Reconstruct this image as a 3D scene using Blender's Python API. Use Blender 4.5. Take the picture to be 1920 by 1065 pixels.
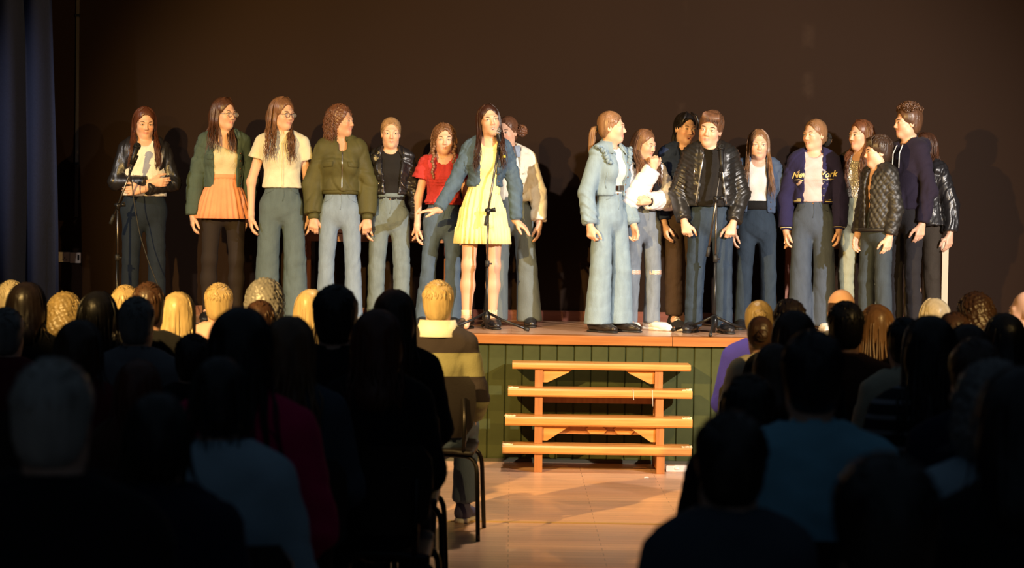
import bpy, math, random
import numpy as np
from mathutils import Vector, Matrix
from mathutils.bvhtree import BVHTree
f32 = np.float32
random.seed(7); RNG = np.random.default_rng(7)
for o in list(bpy.data.objects): bpy.data.objects.remove(o)
scene = bpy.context.scene
COL = scene.collection

# ------------------------------------------------------------------ camera
FPX, CAMY, CAMZ = 3612.0, -12.5, 1.555
PITCH, ROLL = math.radians(1.815), math.radians(0.85)
cam = bpy.data.cameras.new('camera'); camo = bpy.data.objects.new('camera', cam); COL.objects.link(camo)
CM = Matrix.Rotation(math.pi/2 - PITCH, 3, 'X') @ Matrix.Rotation(ROLL, 3, 'Z')
camo.location = (0, CAMY, CAMZ); camo.rotation_euler = CM.to_euler()
cam.sensor_width = 36; cam.lens = 36*FPX/1920; cam.clip_end = 100
cam.dof.use_dof = True; cam.dof.focus_distance = 13.2; cam.dof.aperture_fstop = 3.2
scene.camera = camo
def at(px, py, D):
    """the point of the place seen at a photo pixel, D metres in front of the camera plane"""
    d = CM @ Vector(((px-960)/FPX, -(py-532.5)/FPX, -1.0))
    k = D/d.y
    return Vector((d.x*k, CAMY + D, CAMZ + d.z*k))

# ------------------------------------------------------------------ world, lights, exposure
w = bpy.data.worlds.new('world'); scene.world = w; w.use_nodes = True
w.node_tree.nodes['Background'].inputs[0].default_value = (.5, .72, 1, 1)
w.node_tree.nodes['Background'].inputs[1].default_value = .042
scene.view_settings.view_transform = 'Standard'; scene.view_settings.look = 'None'
scene.view_settings.exposure = 0.0; scene.view_settings.gamma = 1; scene.view_settings.use_curve_mapping = False
def spot(name, loc, aim, watts, color, half, blend, size, flat=1.0):
    l = bpy.data.lights.new(name, 'SPOT'); l.energy = watts; l.color = color
    l.spot_size = math.radians(2*half); l.spot_blend = blend; l.shadow_soft_size = size
    o = bpy.data.objects.new(name, l); COL.objects.link(o); o.location = loc
    o.rotation_euler = (Vector(aim)-Vector(loc)).to_track_quat('-Z', 'Y').to_euler()
    o.scale = (1, flat, 1)
    return o
YEL, WHT = (1, .62, .20), (1, .93, .88)
spot('warm_stage_spot_left', (-3.4, -8.0, 3.5), (.75, 1.0, 1.55), 4300, YEL, 25, .45, .05, .80)
spot('warm_stage_spot_right', (3.6, -8.0, 3.3), (.0, 1.0, 1.55), 1100, YEL, 25, .45, .05, .88)
spot('white_side_spot_right', (5.2, -6.2, 3.5), (1.7, 1.0, 1.5), 3900, WHT, 24, .85, .06, .92)
spot('overhead_apron_spot', (.2, -1.7, 5.2), (.2, -1.0, .3), 650, (1, .80, .58), 36, .7, .12)
spot('white_side_spot_left', (-5.6, -2.4, 3.9), (-2.0, 1.0, 1.7), 420, WHT, 22, .9, .06, .8)

# ------------------------------------------------------------------ materials
MATS = {}
def srgb(c):
    return tuple(((v/255)/12.92 if v/255 <= .04045 else ((v/255+.055)/1.055)**2.4) for v in c)
def mat(name, color=(.5,.5,.5), rough=.6, metal=0, kind=None, bump=.15, scale=40, color2=None, attr=False, coat=0, sheen=0, stretch=(1,1,1), emit=None):
    if name in MATS: return MATS[name]
    m = bpy.data.materials.new(name); m.use_nodes = True; MATS[name] = m
    nt = m.node_tree; b = nt.nodes['Principled BSDF']; N = nt.nodes.new; L = nt.links.new
    b.inputs['Base Color'].default_value = (*color, 1); b.inputs['Roughness'].default_value = rough; b.inputs['Metallic'].default_value = metal
    if coat: b.inputs['Coat Weight'].default_value = coat
    if kind == 'weave': b.inputs['Specular IOR Level'].default_value = .15
    if sheen: b.inputs['Sheen Weight'].default_value = sheen
    tc = N('ShaderNodeTexCoord'); mp = N('ShaderNodeMapping'); L(tc.outputs['Object'], mp.inputs[0]); mp.inputs['Scale'].default_value = stretch
    if attr:
        a = N('ShaderNodeVertexColor'); a.layer_name = 'Col'; L(a.outputs[0], b.inputs['Base Color'])
        b.inputs['Subsurface Weight'].default_value = .06; b.inputs['Subsurface Radius'].default_value = (.012,.005,.003)
        return m
    if kind:
        if kind == 'weave' or kind == 'noise' or kind == 'leather':
            n = N('ShaderNodeTexNoise'); n.inputs['Scale'].default_value = scale; n.inputs['Detail'].default_value = 4; L(mp.outputs[0], n.inputs[0]); h = n.outputs[0]
        elif kind == 'wave':
            n = N('ShaderNodeTexWave'); n.inputs['Scale'].default_value = scale; n.inputs['Distortion'].default_value = 3.5; n.inputs['Detail'].default_value = 3; L(mp.outputs[0], n.inputs[0]); h = n.outputs[1]
            n.bands_direction = 'X'
        elif kind == 'voronoi':
            n = N('ShaderNodeTexVoronoi'); n.inputs['Scale'].default_value = scale; L(mp.outputs[0], n.inputs[0]); h = n.outputs[0]
        bp = N('ShaderNodeBump'); bp.inputs['Strength'].default_value = bump; bp.inputs['Distance'].default_value = .01; L(h, bp.inputs['Height']); L(bp.outputs[0], b.inputs['Normal'])
        if color2:
            n2 = N('ShaderNodeTexNoise') if kind in ('weave','leather') else n
            if n2 is not n: n2.inputs['Scale'].default_value = scale*.12; L(mp.outputs[0], n2.inputs[0]); n2.inputs['Detail'].default_value = 3
            r = N('ShaderNodeValToRGB'); r.color_ramp.elements[0].position = .32; r.color_ramp.elements[1].position = .68
            r.color_ramp.elements[0].color = (*color,1); r.color_ramp.elements[1].color = (*color2,1)
            L(h if n2 is n else n2.outputs[0], r.inputs[0]); L(r.outputs[0], b.inputs['Base Color'])
    if emit:
        b.inputs['Emission Color'].default_value = (*emit,1); b.inputs['Emission Strength'].default_value = 1
    return m
def denim(name, c, k=1.35): k = 1+(k-1)*.45; return mat(name, c, .85, kind='weave', bump=.25, scale=150, color2=tuple(min(1,v*k) for v in c), stretch=(1.6,1.6,.5))
def cloth(name, c, k=1.12, rough=.9): return mat(name, c, rough, kind='weave', bump=.2, scale=110, color2=tuple(min(1,v*k) for v in c), sheen=.03)
def leather(name, c=(.012,.011,.012)): return mat(name, c, .33, kind='leather', bump=.10, scale=170, color2=tuple(v*1.5 for v in c))
def hairmat(name, c, k=1.7):
    c = tuple(v*.62 for v in c)
    return mat(name, c, .40, kind='noise', bump=.08, scale=38, color2=tuple(min(1,v*k) for v in c), stretch=(1,1,.10))

# ------------------------------------------------------------------ mesh collecting
class MB:
    def __init__(s): s.V = []; s.n = 0; s.P = []; s.C = []
    def add(s, V, polys, m=0, smooth=True, col=None):
        V = np.asarray(V, f32).reshape(-1,3)
        for q in (polys if isinstance(polys, list) else [polys]):
            q = np.asarray(q, np.int32)
            if q.size: s.P.append((q + s.n, m, smooth))
        s.V.append(V); s.n += len(V)
        if col is not None: s.C.append(np.asarray(col, f32))
        elif s.C is not None and len(s.C): s.C.append(np.tile(f32([.5,.5,.5]), (len(V),1)))
        return s
    def box(s, c, d, R=None, m=0):
        c = np.asarray(c); d = np.asarray(d)/2
        V = np.array([[x,y,z] for x in (-1,1) for y in (-1,1) for z in (-1,1)])*d
        if R is not None: V = V @ np.asarray(R).T
        return s.add(V + c, np.array([[0,1,3,2],[4,6,7,5],[0,4,5,1],[2,3,7,6],[0,2,6,4],[1,5,7,3]]), m, False)
    def tube(s, pts, rad, n=8, m=0, caps=True, flat=None):
        pts = np.asarray(pts, float); k = len(pts); rad = np.broadcast_to(np.asarray(rad, float), (k,))
        T = np.gradient(pts, axis=0); T /= np.linalg.norm(T, axis=1)[:,None] + 1e-9
        up = np.array([0,0,1.]) if abs(T[0][2]) < .9 else np.array([1.,0,0])
        A = np.zeros_like(pts); a = np.cross(T[0], up); a /= np.linalg.norm(a)
        for i in range(k):
            a = a - T[i]*np.dot(a, T[i]); a /= np.linalg.norm(a)+1e-9; A[i] = a
        B = np.cross(T, A); th = np.arange(n)*2*math.pi/n
        fl = 1 if flat is None else flat
        V = pts[:,None] + rad[:,None,None]*(np.cos(th)[None,:,None]*A[:,None] + fl*np.sin(th)[None,:,None]*B[:,None])
        i = np.arange(k-1)[:,None]*n; j = np.arange(n)[None]; j2 = (j+1) % n
        Q = np.stack([i+j, i+j2, i+n+j2, i+n+j], -1).reshape(-1,4)
        pol = [Q]
        if caps: pol += [np.arange(n)[::-1][None], (np.arange(n)+(k-1)*n)[None]]
        return s.add(V.reshape(-1,3), pol, m)
    def ball(s, c, r, m=0, n=10, R=None):
        r = np.broadcast_to(np.asarray(r, float), (3,)); k = n//2+1
        ph = np.linspace(.02, math.pi-.02, k); th = np.arange(n)*2*math.pi/n
        V = np.stack([np.sin(ph)[:,None]*np.cos(th), np.sin(ph)[:,None]*np.sin(th), np.cos(ph)[:,None]+0*th], -1).reshape(-1,3)*r
        if R is not None: V = V @ np.asarray(R).T
        i = np.arange(k-1)[:,None]*n; j = np.arange(n)[None]; j2 = (j+1) % n
        Q = np.stack([i+j, i+n+j, i+n+j2, i+j2], -1).reshape(-1,4)
        return s.add(V + np.asarray(c), [Q, np.arange(n)[None], (np.arange(n)[::-1]+(k-1)*n)[None]], m)
    def loft(s, rings, m=0, closed=True, caps=False):
        R = np.asarray(rings, float); k, n = R.shape[:2]
        i = np.arange(k-1)[:,None]*n; j = np.arange(n if closed else n-1)[None]; j2 = (j+1) % n
        pol = [np.stack([i+j, i+j2, i+n+j2, i+n+j], -1).reshape(-1,4)]
        if caps: pol += [np.arange(n)[::-1][None], (np.arange(n)+(k-1)*n)[None]]
        return s.add(R.reshape(-1,3), pol, m)
    def prism(s, outline, y0, y1, m=0):
        """outline in x,z; depth y0..y1"""
        n = len(outline); V = [(x,y0,z) for x,z in outline] + [(x,y1,z) for x,z in outline]
        j = np.arange(n); j2 = (j+1) % n
        return s.add(V, [np.stack([j,j2,j2+n,j+n],-1), np.arange(n)[::-1][None], (np.arange(n)+n)[None]], m, False)
    def mesh(s, name, mats):
        me = bpy.data.meshes.new(name); V = np.concatenate(s.V) if s.V else np.zeros((0,3), f32)
        me.vertices.add(len(V)); me.vertices.foreach_set('co', V.ravel())
        lv = np.concatenate([q.ravel() for q,_,_ in s.P]); ct = np.concatenate([np.full(len(q), q.shape[1]) for q,_,_ in s.P])
        me.loops.add(len(lv)); me.loops.foreach_set('vertex_index', lv.astype(np.int32))
        me.polygons.add(len(ct)); me.polygons.foreach_set('loop_start', np.concatenate([[0], np.cumsum(ct)[:-1]]).astype(np.int32))
        me.polygons.foreach_set('material_index', np.concatenate([np.full(len(q), m) for q,m,_ in s.P]).astype(np.int32))
        me.polygons.foreach_set('use_smooth', np.concatenate([np.full(len(q), sm) for q,_,sm in s.P]))
        for m in (mats if isinstance(mats, (list,tuple)) else [mats]): me.materials.append(m)
        if len(s.C):
            C = np.concatenate(s.C); a = me.color_attributes.new('Col', 'FLOAT_COLOR', 'POINT')
            a.data.foreach_set('color', np.concatenate([C, np.ones((len(C),1), f32)], 1).astype(f32).ravel())
        me.update(calc_edges=True)
        return me
    def obj(s, name, mats, parent=None):
        return link(name, s.mesh(name, mats), parent)
def link(name, data, parent=None):
    o = bpy.data.objects.new(name, data); COL.objects.link(o)
    if parent is not None: o.parent = parent
    return o
def tag(o, label=None, cat=None, group=None, kind=None):
    for k, v in (('label',label),('category',cat),('group',group),('kind',kind)):
        if v: o[k] = v
    return o
def empty(name, loc=(0,0,0), rz=0):
    o = link(name, None); o.location = loc; o.rotation_euler = (0,0,rz); o.empty_display_size = .1
    return o
def copy_obj(o, parent=None):
    c = o.copy(); COL.objects.link(c); c.parent = parent
    return c

# ------------------------------------------------------------------ implicit solids (smooth unions polygonised by surface nets)
class Solid:
    def __init__(s, frame=None): s.ops = []; s.frame = frame; s.lo = np.full(3, 9.); s.hi = np.full(3, -9.)
    def _push(s, fn, lo, hi, k, mode, frame):
        lo = np.asarray(lo, float); hi = np.asarray(hi, float)
        fr = frame
        if fr is not None:
            R, T = fr
            cs = np.array([[(lo,hi)[i][0], (lo,hi)[j][1], (lo,hi)[l][2]] for i in (0,1) for j in (0,1) for l in (0,1)]) @ np.asarray(R).T + np.asarray(T)
            lo, hi = cs.min(0), cs.max(0)
            def g(x, y, z, fn=fn, R=np.asarray(R, f32), T=np.asarray(T, f32)):
                x = x-T[0]; y = y-T[1]; z = z-T[2]
                return fn(R[0,0]*x+R[1,0]*y+R[2,0]*z, R[0,1]*x+R[1,1]*y+R[2,1]*z, R[0,2]*x+R[1,2]*y+R[2,2]*z)
        else: g = fn
        s.ops.append((g, lo, hi, k, mode))
        if mode == '+': s.lo = np.minimum(s.lo, lo); s.hi = np.maximum(s.hi, hi)
        return s
    def cone(s, a, b, ra, rb, k=.02, sc=None, cap=False, frame=None, mode='+'):
        a = np.asarray(a, f32); b = np.asarray(b, f32); sc_ = np.asarray(sc if sc is not None else (1,1,1), f32)
        A = a/sc_; D = (b-a)/sc_; L2 = f32(max(float(D@D), 1e-9)); ms = f32(sc_.min()); U = (b-a)/max(np.linalg.norm(b-a), 1e-6)
        def fn(x, y, z):
            X = x/sc_[0]-A[0]; Y = y/sc_[1]-A[1]; Z = z/sc_[2]-A[2]
            t = np.clip((X*D[0]+Y*D[1]+Z*D[2])/L2, 0, 1)
            d = (np.sqrt((X-t*D[0])**2+(Y-t*D[1])**2+(Z-t*D[2])**2) - (f32(ra)+t*f32(rb-ra)))*ms
            if cap: d = np.maximum(d, (x-b[0])*U[0]+(y-b[1])*U[1]+(z-b[2])*U[2])
            return d
        r = max(ra, rb)*sc_
        return s._push(fn, np.minimum(a,b)-r, np.maximum(a,b)+r, k, mode, frame if frame is not None else s.frame)
    def ell(s, c, r, k=.02, frame=None, mode='+'):
        c = np.asarray(c, f32); r = np.broadcast_to(np.asarray(r, f32), (3,)); m = f32(r.min())
        def fn(x, y, z):
            q = np.sqrt(((x-c[0])/r[0])**2+((y-c[1])/r[1])**2+((z-c[2])/r[2])**2)
            q2 = np.sqrt(((x-c[0])/r[0]**2)**2+((y-c[1])/r[1]**2)**2+((z-c[2])/r[2]**2)**2)
            return np.where(q > .3, q*(q-1)/(q2+1e-6), -m*.7).astype(f32)
        return s._push(fn, c-r, c+r, k, mode, frame if frame is not None else s.frame)
    def custom(s, fn, lo, hi, k=.004, mode='-', frame=None): return s._push(fn, lo, hi, k, mode, frame)
    def below(s, z0): return s.custom(lambda x,y,z: z-f32(z0)+0*x+0*y, (-9,-9,-9), (9,9,z0), .004, '-')
    def above(s, z0): return s.custom(lambda x,y,z: f32(z0)-z+0*x+0*y, (-9,-9,z0), (9,9,9), .004, '-')
    def nets(s, h, lo=None, hi=None):
        lo = (s.lo - 2.5*h) if lo is None else np.asarray(lo, float); hi = (s.hi + 2.5*h) if hi is None else np.asarray(hi, float)
        ax = [np.arange(lo[i], hi[i]+h, h, dtype=f32) for i in range(3)]
        F = np.ones([len(a) for a in ax], f32)
        for fn, l, u, k, mode in s.ops:
            e = k + 2*h; sl = []
            for i in range(3):
                i0, i1 = np.searchsorted(ax[i], [l[i]-e, u[i]+e]); sl.append(slice(int(i0), int(i1)))
            if any(q.stop-q.start < 1 for q in sl): continue
            sl = tuple(sl); sub = F[sl]
            d = fn(ax[0][sl[0]][:,None,None], ax[1][sl[1]][None,:,None], ax[2][sl[2]][None,None,:])
            if mode == '+': F[sl] = np.minimum(sub, d) - np.maximum(k-np.abs(sub-d), 0)**2/(4*k+1e-9)
            else: d = -d; F[sl] = np.maximum(sub, d) + np.maximum(k-np.abs(sub-d), 0)**2/(4*k+1e-9)
        S = F < 0
        c = np.zeros([v-1 for v in F.shape], np.int8)
        for i in (0,1):
            for j in (0,1):
                for l in (0,1): c += S[i:S.shape[0]-1+i, j:S.shape[1]-1+j, l:S.shape[2]-1+l]
        act = (c > 0) & (c < 8); I = np.argwhere(act)
        if not len(I): return np.zeros((0,3), f32), np.zeros((0,4), int)
        idx = np.full(act.shape, -1, np.int32); idx[act] = np.arange(len(I))
        P = np.zeros((len(I),3), f32); n = np.zeros(len(I), f32)
        cor = np.array([[i,j,l] for i in (0,1) for j in (0,1) for l in (0,1)])
        val = [F[I[:,0]+q[0], I[:,1]+q[1], I[:,2]+q[2]] for q in cor]
        for a in range(8):
            for b in range(a+1, 8):
                if np.abs(cor[a]-cor[b]).sum() == 1:
                    m = (val[a] < 0) != (val[b] < 0); t = val[a][m]/(val[a][m]-val[b][m])
                    P[m] += cor[a] + t[:,None]*(cor[b]-cor[a]); n[m] += 1
        P = (P/n[:,None] + I)*h + np.array([a[0] for a in ax], f32)
        Q = []
        for a in range(3):
            b, c2 = (a+1) % 3, (a+2) % 3
            s0 = [slice(1,-1)]*3; s1 = [slice(1,-1)]*3; s0[a] = slice(0,-1); s1[a] = slice(1,None)
            A0 = S[tuple(s0)]; df = A0 != S[tuple(s1)]; E = np.argwhere(df)
            if not len(E): continue
            ins = A0[df]; off = [1,1,1]; off[a] = 0; E = E + off
            def cell(db, dc):
                X = E.copy(); X[:,b] += db; X[:,c2] += dc; return idx[X[:,0], X[:,1], X[:,2]]
            q = np.stack([cell(-1,-1), cell(0,-1), cell(0,0), cell(-1,0)], -1)
            q[~ins] = q[~ins][:, ::-1]; Q.append(q)
        return P, np.concatenate(Q)
def normals(V, Q):
    n = np.cross(V[Q[:,2]]-V[Q[:,0]], V[Q[:,3]]-V[Q[:,1]])
    N = np.stack([np.bincount(Q.ravel(), np.repeat(n[:,i], 4), len(V)) for i in range(3)], -1)
    return (N/(np.linalg.norm(N, axis=1)[:,None]+1e-12)).astype(f32)
def wrinkle(V, Q, amp, seed=0, wl=.06, dirs=None):
    """cloth folds: ridged waves pushed along the normals"""
    if amp <= 0 or not len(V): return V
    r = np.random.default_rng(seed); N = normals(V, Q); d = np.zeros(len(V))
    W = V + .02*np.sin(V[:, [1,2,0]]*15 + r.uniform(0,6,3)) + .007*np.sin(V[:, [2,0,1]]*41 + r.uniform(0,6,3))
    for i in range(7):
        k = r.normal(size=3)*np.array([.55,.4,1.0] if dirs is None else dirs); k /= np.linalg.norm(k)
        g = np.clip(np.sin(V@(r.normal(size=3)*7)+r.uniform(0,6))*1.6-.25, 0, 1); k *= 2*math.pi/(wl*r.uniform(.8,1.9)); ph = W@k + r.uniform(0,6)
        d += g*(.35*np.sin(ph) - 1.1*np.exp(-(np.sin(ph/2)/.28)**2) + .25)
    return (V + N*(amp*d*.8)[:,None]).astype(f32)
# ------------------------------------------------------------------ people
def rotz(a): c,s = math.cos(a), math.sin(a); return np.array([[c,-s,0],[s,c,0],[0,0,1.]])
def rotx(a): c,s = math.cos(a), math.sin(a); return np.array([[1,0,0],[0,c,-s],[0,s,c]])
def roty(a): c,s = math.cos(a), math.sin(a); return np.array([[c,0,s],[0,1,0],[-s,0,c]])
def unit(v): v = np.asarray(v, float); return v/(np.linalg.norm(v)+1e-9)
SKIN = {'fair': (.70,.42,.29), 'light': (.64,.375,.25), 'tan': (.57,.325,.21), 'old': (.55,.32,.22)}
EYEW = mat('eye_white', (.75,.72,.68), .25); IRIS = mat('iris', (.035,.022,.015), .15); LASH = mat('lash', (.025,.015,.01), .7)
MOUTH = mat('mouth_inside', (.10,.02,.02), .5); TEETH = mat('teeth', (.75,.7,.6), .3)
SKM = mat('skin', rough=.5, attr=True)

TREED = ('top','t_shirt','shirt','jumper','blazer','dress','leather_jacket','denim_jacket','varsity_jacket','open_jacket','sequinned_top','puff_sleeved_top')
class Person:
    """a figure built facing -Y with its base at the origin; root carries place and turn"""
    def __init__(s, root, h, seated=False, hs=1, sw=1, bw=1, fem=True, head=(0,0,0), lean=(0,0), arms=None, legs=None, skin='fair', brow=(.05,.03,.02), seed=0):
        s.trees = []; s.root = root; s.h = h; s.seated = seated; s.fem = fem; s.bw = bw; s.skin = SKIN[skin]; s.brow = brow; s.seed = seed
        if seated: s.u = (h-.535)/.70; s.zo = .535-.80*s.u
        else: s.u = h/1.5; s.zo = 0
        u = s.u; s.HS = HS = .885*hs*(u**.5)
        lx, ly = lean
        Z = lambda v: v*u + s.zo
        s.Z = Z
        s.pel = np.array([0,0,Z(.80)]); s.wai = np.array([lx*.25,ly*.2,Z(.93)]); s.che = np.array([lx*.6,ly*.6,Z(1.10)]); s.top = np.array([lx*.75,ly*.75,Z(1.175)])
        s.nb = np.array([lx*.85, .012+ly*.85, Z(1.245)])
        s.R = rotz(math.radians(head[0])) @ rotx(math.radians(head[1])) @ roty(math.radians(head[2]))
        s.T = np.array([lx, ly-.012*u, h - .13*HS])
        s.sh = {q: np.array([q*.126*u*sw+lx*.75, .012+ly*.75, Z(1.203)]) for q in (-1,1)}
        arms = arms or {}
        s.el = {}; s.wr = {}; s.hd = {}
        for q in (-1,1):
            e, wv = arms.get(q, ((.05,.02,-.255), (.065,-.035,-.475)))[:2]
            s.el[q] = s.sh[q] + np.array([q*e[0],e[1],e[2]])*u; s.wr[q] = s.sh[q] + np.array([q*wv[0],wv[1],wv[2]])*u
            s.hd[q] = arms[q][2] if q in arms and len(arms[q]) > 2 else {}
        if seated:
            s.hip = {q: np.array([q*.09, -.03, .53]) for q in (-1,1)}; s.kn = {q: np.array([q*.12,-.44,.50]) for q in (-1,1)}; s.an = {q: np.array([q*.11,-.43,.085]) for q in (-1,1)}
        else:
            lg = legs or {}
            s.hip = {q: np.array([q*.074*u, 0, Z(.775)]) for q in (-1,1)}; s.kn = {}; s.an = {}
            for q in (-1,1):
                a = lg.get(q, (.098, 0.01)); s.an[q] = np.array([q*a[0]*u, a[1]*u, .07*u])
                s.kn[q] = (s.hip[q]+s.an[q])/2 + np.array([q*.004,-.018,.0])*u
        s.fr = (s.R, s.T)
    def hp(s, v): return s.R @ (np.asarray(v, float)*s.HS) + s.T      # a point given in the head's own frame
    def torso(s, S, t=0, bust=True, low=True):
        u, b = s.u, s.bw; sc = (1,.72,1)
        S.cone(s.pel-[0,0,.03*u], s.wai, .120*u*b+t, .094*u*b+t, .03, sc)
        S.cone(s.wai, s.che, .094*u*b+t, .108*u*b+t, .03, sc)
        S.cone(s.che, s.top, .108*u*b+t, .098*u*b+t, .03, sc)
        S.cone(s.sh[-1]*.9+s.top*.1, s.sh[1]*.9+s.top*.1, .038*u+t*.9, .038*u+t*.9, .05)
        for q in (-1,1):
            S.cone(s.sh[q]*.75+s.nb*.25+[0,.005,.012*u], s.nb+[q*.01,.006,.02*u], .034*u+t*.8, .036*u+t*.8, .03)
            if s.fem and bust: S.ell(s.che+[q*.047*u,-.052*u,-.0], (.046*u+t*.6,.042*u+t*.6,.052*u+t*.6), .04)
        if low:
            for q in (-1,1): S.ell((q*.058*u, .034*u, s.Z(.785)), .080*u*b+t*.5, .04)
        return S
    def arm(s, S, q, t=0, ru=.036, re=.030, rw=.021, frm=0, to=1, k=.02, cap=False):
        """frm..to run 0 shoulder, .5 elbow, 1 wrist"""
        u = s.u; P = lambda v: s.sh[q]+(s.el[q]-s.sh[q])*v*2 if v <= .5 else s.el[q]+(s.wr[q]-s.el[q])*(v-.5)*2
        r = lambda v: (ru+(re-ru)*v*2 if v <= .5 else re+(rw-re)*(v-.5)*2)*u+t
        if frm < .5: S.cone(P(frm), P(min(.5,to)), r(frm), r(min(.5,to)), k, cap=cap and to <= .5)
        if to > .5: S.cone(P(max(.5,frm)), P(to), r(max(.5,frm)), r(to), k, cap=cap)
        return S
    def leg(s, S, q, t=0, rt=.068, rk=.044, rc=.046, ra=.030, k=.03):
        u = s.u; K, A = s.kn[q], s.an[q]; M = K*.62+A*.38+[0,.014*u,0]
        S.cone(s.hip[q], K, rt*u+t, rk*u+t, k); S.cone(K, M, rk*u+t, rc*u+t, k); S.cone(M, A, rc*u+t, ra*u+t, k)
        return S
    def hand_axes(s, q):
        hd = s.hd[q]; d = unit(hd.get('d', unit(s.wr[q]-s.el[q])*.6+np.array([0,-.08,-.5]))); n = np.array(hd.get('n', (-q,.15,0)), float)
        n = unit(n - d*np.dot(n,d)); t = np.cross(d, n)
        t = t if np.dot(t, np.array(hd.get('t', (0,-1,.1)))) > 0 else -t
        return d, n, unit(t)
    def hand(s, S, q):
        d, n, t = s.hand_axes(q); w = s.wr[q]; c0 = s.hd[q].get('curl', .35); z = .93*s.u**.5
        P = lambda a,b,c=0: w + (d*a+t*b+n*c)*z
        S.cone(w-d*.02, P(.03,0), .022*z, .02*z, .015)
        for i,(off,L) in enumerate(((.027,.066),(.0095,.075),(-.0085,.069),(-.025,.054))):
            S.cone(P(.015,off*.6), P(.078-.004*i*(i>1),off), .0135*z, .0115*z, .012)
            p = P(.08-.005*(i>1)*i, off); a = 0
            for j,f in enumerate((.44,.31,.25)):
                a += c0*(1.0,1.15,.8)[j]*(1+.08*i)
                dv = unit(d*math.cos(a)+n*math.sin(a)+t*off*2.2*(1-min(1,c0))); e = p + dv*L*f*z
                S.cone(p, e, (.0094-.0009*j)*z, (.0088-.0010*j)*z, .003); p = e
        p = P(.02,.02,.004)
        for j,(dv,L) in enumerate(((d*.72+t*.62+n*.3,.045),(d*.9+t*.3+n*.35,.032),(d*.95+t*.05+n*.45,.024))):
            e = p + unit(dv)*L*z; S.cone(p, e, (.0135-.0022*j)*z, (.0118-.0022*j)*z, .006 if j else .014); p = e
    def build_body(s, hmain=.012, bare_legs=False, hhead=.0050, hhand=.0046, mouth='closed', tights=False, gaze=0):
        S = Solid(); u, HS = s.u, s.HS
        s.torso(S, -.004)
        for q in (-1,1):
            s.arm(S, q); s.leg(S, q, *(() if bare_legs else (-.003,.056,.036,.036,.028)))
            S.cone(s.an[q], s.an[q]+[q*.01,-.10*u,-.045*u], .034*u, .024*u, .02)
            s.hand(S, q)
        h = lambda *v: np.array(v)*HS
        F = s.fr; w = 1.0 if s.fem else 1.05
        S.cone(s.nb-[0,0,.03], s.hp((0,.022,-.05)), .048*u*(1 if s.fem else 1.12), .046*HS*1.05, .03)
        S.ell(h(0,.018,.045), h(.073,.09,.084), .02, F); S.ell(h(0,-.018,-.028), h(.058*w,.066,.082), .03, F)
        S.ell(h(0,-.055,-.088), h(.026*w,.024,.022), .03, F)
        for q in (-1,1):
            S.ell(h(q*(.037 if s.fem else .042)*w,-.008,-.064), h(.018,.026,.022), .03, F)
            S.ell(h(q*.036,-.052,-.024), h(.022,.024,.022), .03, F)
            S.cone(h(q*.012,-.078,.026), h(q*.046,-.064,.024), .011*HS, .010*HS, .02, frame=F)
            S.ell(h(q*.031,-.098,.004), h(.0185,.018,.0125), .012, F, '-')
            S.ell(h(q*.031,-.0745,.004), h(.0155,.011,.0105), .006, F)
            S.ell(h(q*.0715,.012,-.002), h(.008,.018,.029), .008, F); S.ell(h(q*.078,.008,.002), h(.006,.009,.016), .004, F, '-')
            S.ell(h(q*.0105,-.088,-.031), h(.008,.009,.007), .006, F)
        S.cone(h(0,-.079,.014), h(0,-.099,-.026), .0075*HS, .0098*HS, .012, frame=F)
        sm = .004 if mouth in ('smile','open') else .001
        for q in (-1,1):
            S.cone(h(0,-.0800,-.0565), h(q*.024,-.0690,-.0590+sm), .0056*HS, .0028*HS, .006, frame=F)
            S.cone(h(0,-.0785,-.0670-(.012 if mouth=='open' else 0)), h(q*.021,-.0690,-.0625+sm), .0066*HS, .0028*HS, .006, frame=F)
        if mouth == 'open': S.ell(h(0,-.086,-.067), h(.015,.014,.009), .004, F, '-')
        else: S.cone(h(-.021,-.080,-.0612+sm*.8), h(.021,-.080,-.0612+sm*.8), .0016, .0016, .003, frame=F, mode='-')
        wins = []
        cs = np.array([s.hp((x,y,z)) for x in (-.1,.1) for y in (-.12,.125) for z in (-.13,.145)])
        wins.append((np.minimum(cs.min(0), s.nb-[.07,.07,-.0]), np.maximum(cs.max(0), s.nb+[.07,.07,0]), hhead))
        for q in (-1,1):
            d,n,t = s.hand_axes(q); pts = np.array([s.wr[q]+d*a+t*b+n*c for a in (-.015,.19) for b in (-.05,.075) for c in (-.03,.10)])
            if hhand: wins.append((pts.min(0), pts.max(0), hhand))
        mb = MB(); parts = []
        V, Q = S.nets(hmain); cen = V[Q].mean(1); keep = np.ones(len(Q), bool)
        for lo, hi, hh in wins: keep &= ~((cen > lo+hmain*.4) & (cen < hi-hmain*.4)).all(1)
        parts.append((V, Q[keep]))
        done = []
        for lo, hi, hh in wins:
            V, Q = S.nets(hh, lo-2*hh, hi+2*hh); cen = V[Q].mean(1); keep = ((cen > lo) & (cen < hi)).all(1)
            for l2, h2 in done: keep &= ~((cen > l2) & (cen < h2)).all(1)
            done.append((lo,hi)); parts.append((V, Q[keep]))
        base = np.array(s.skin)
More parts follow.
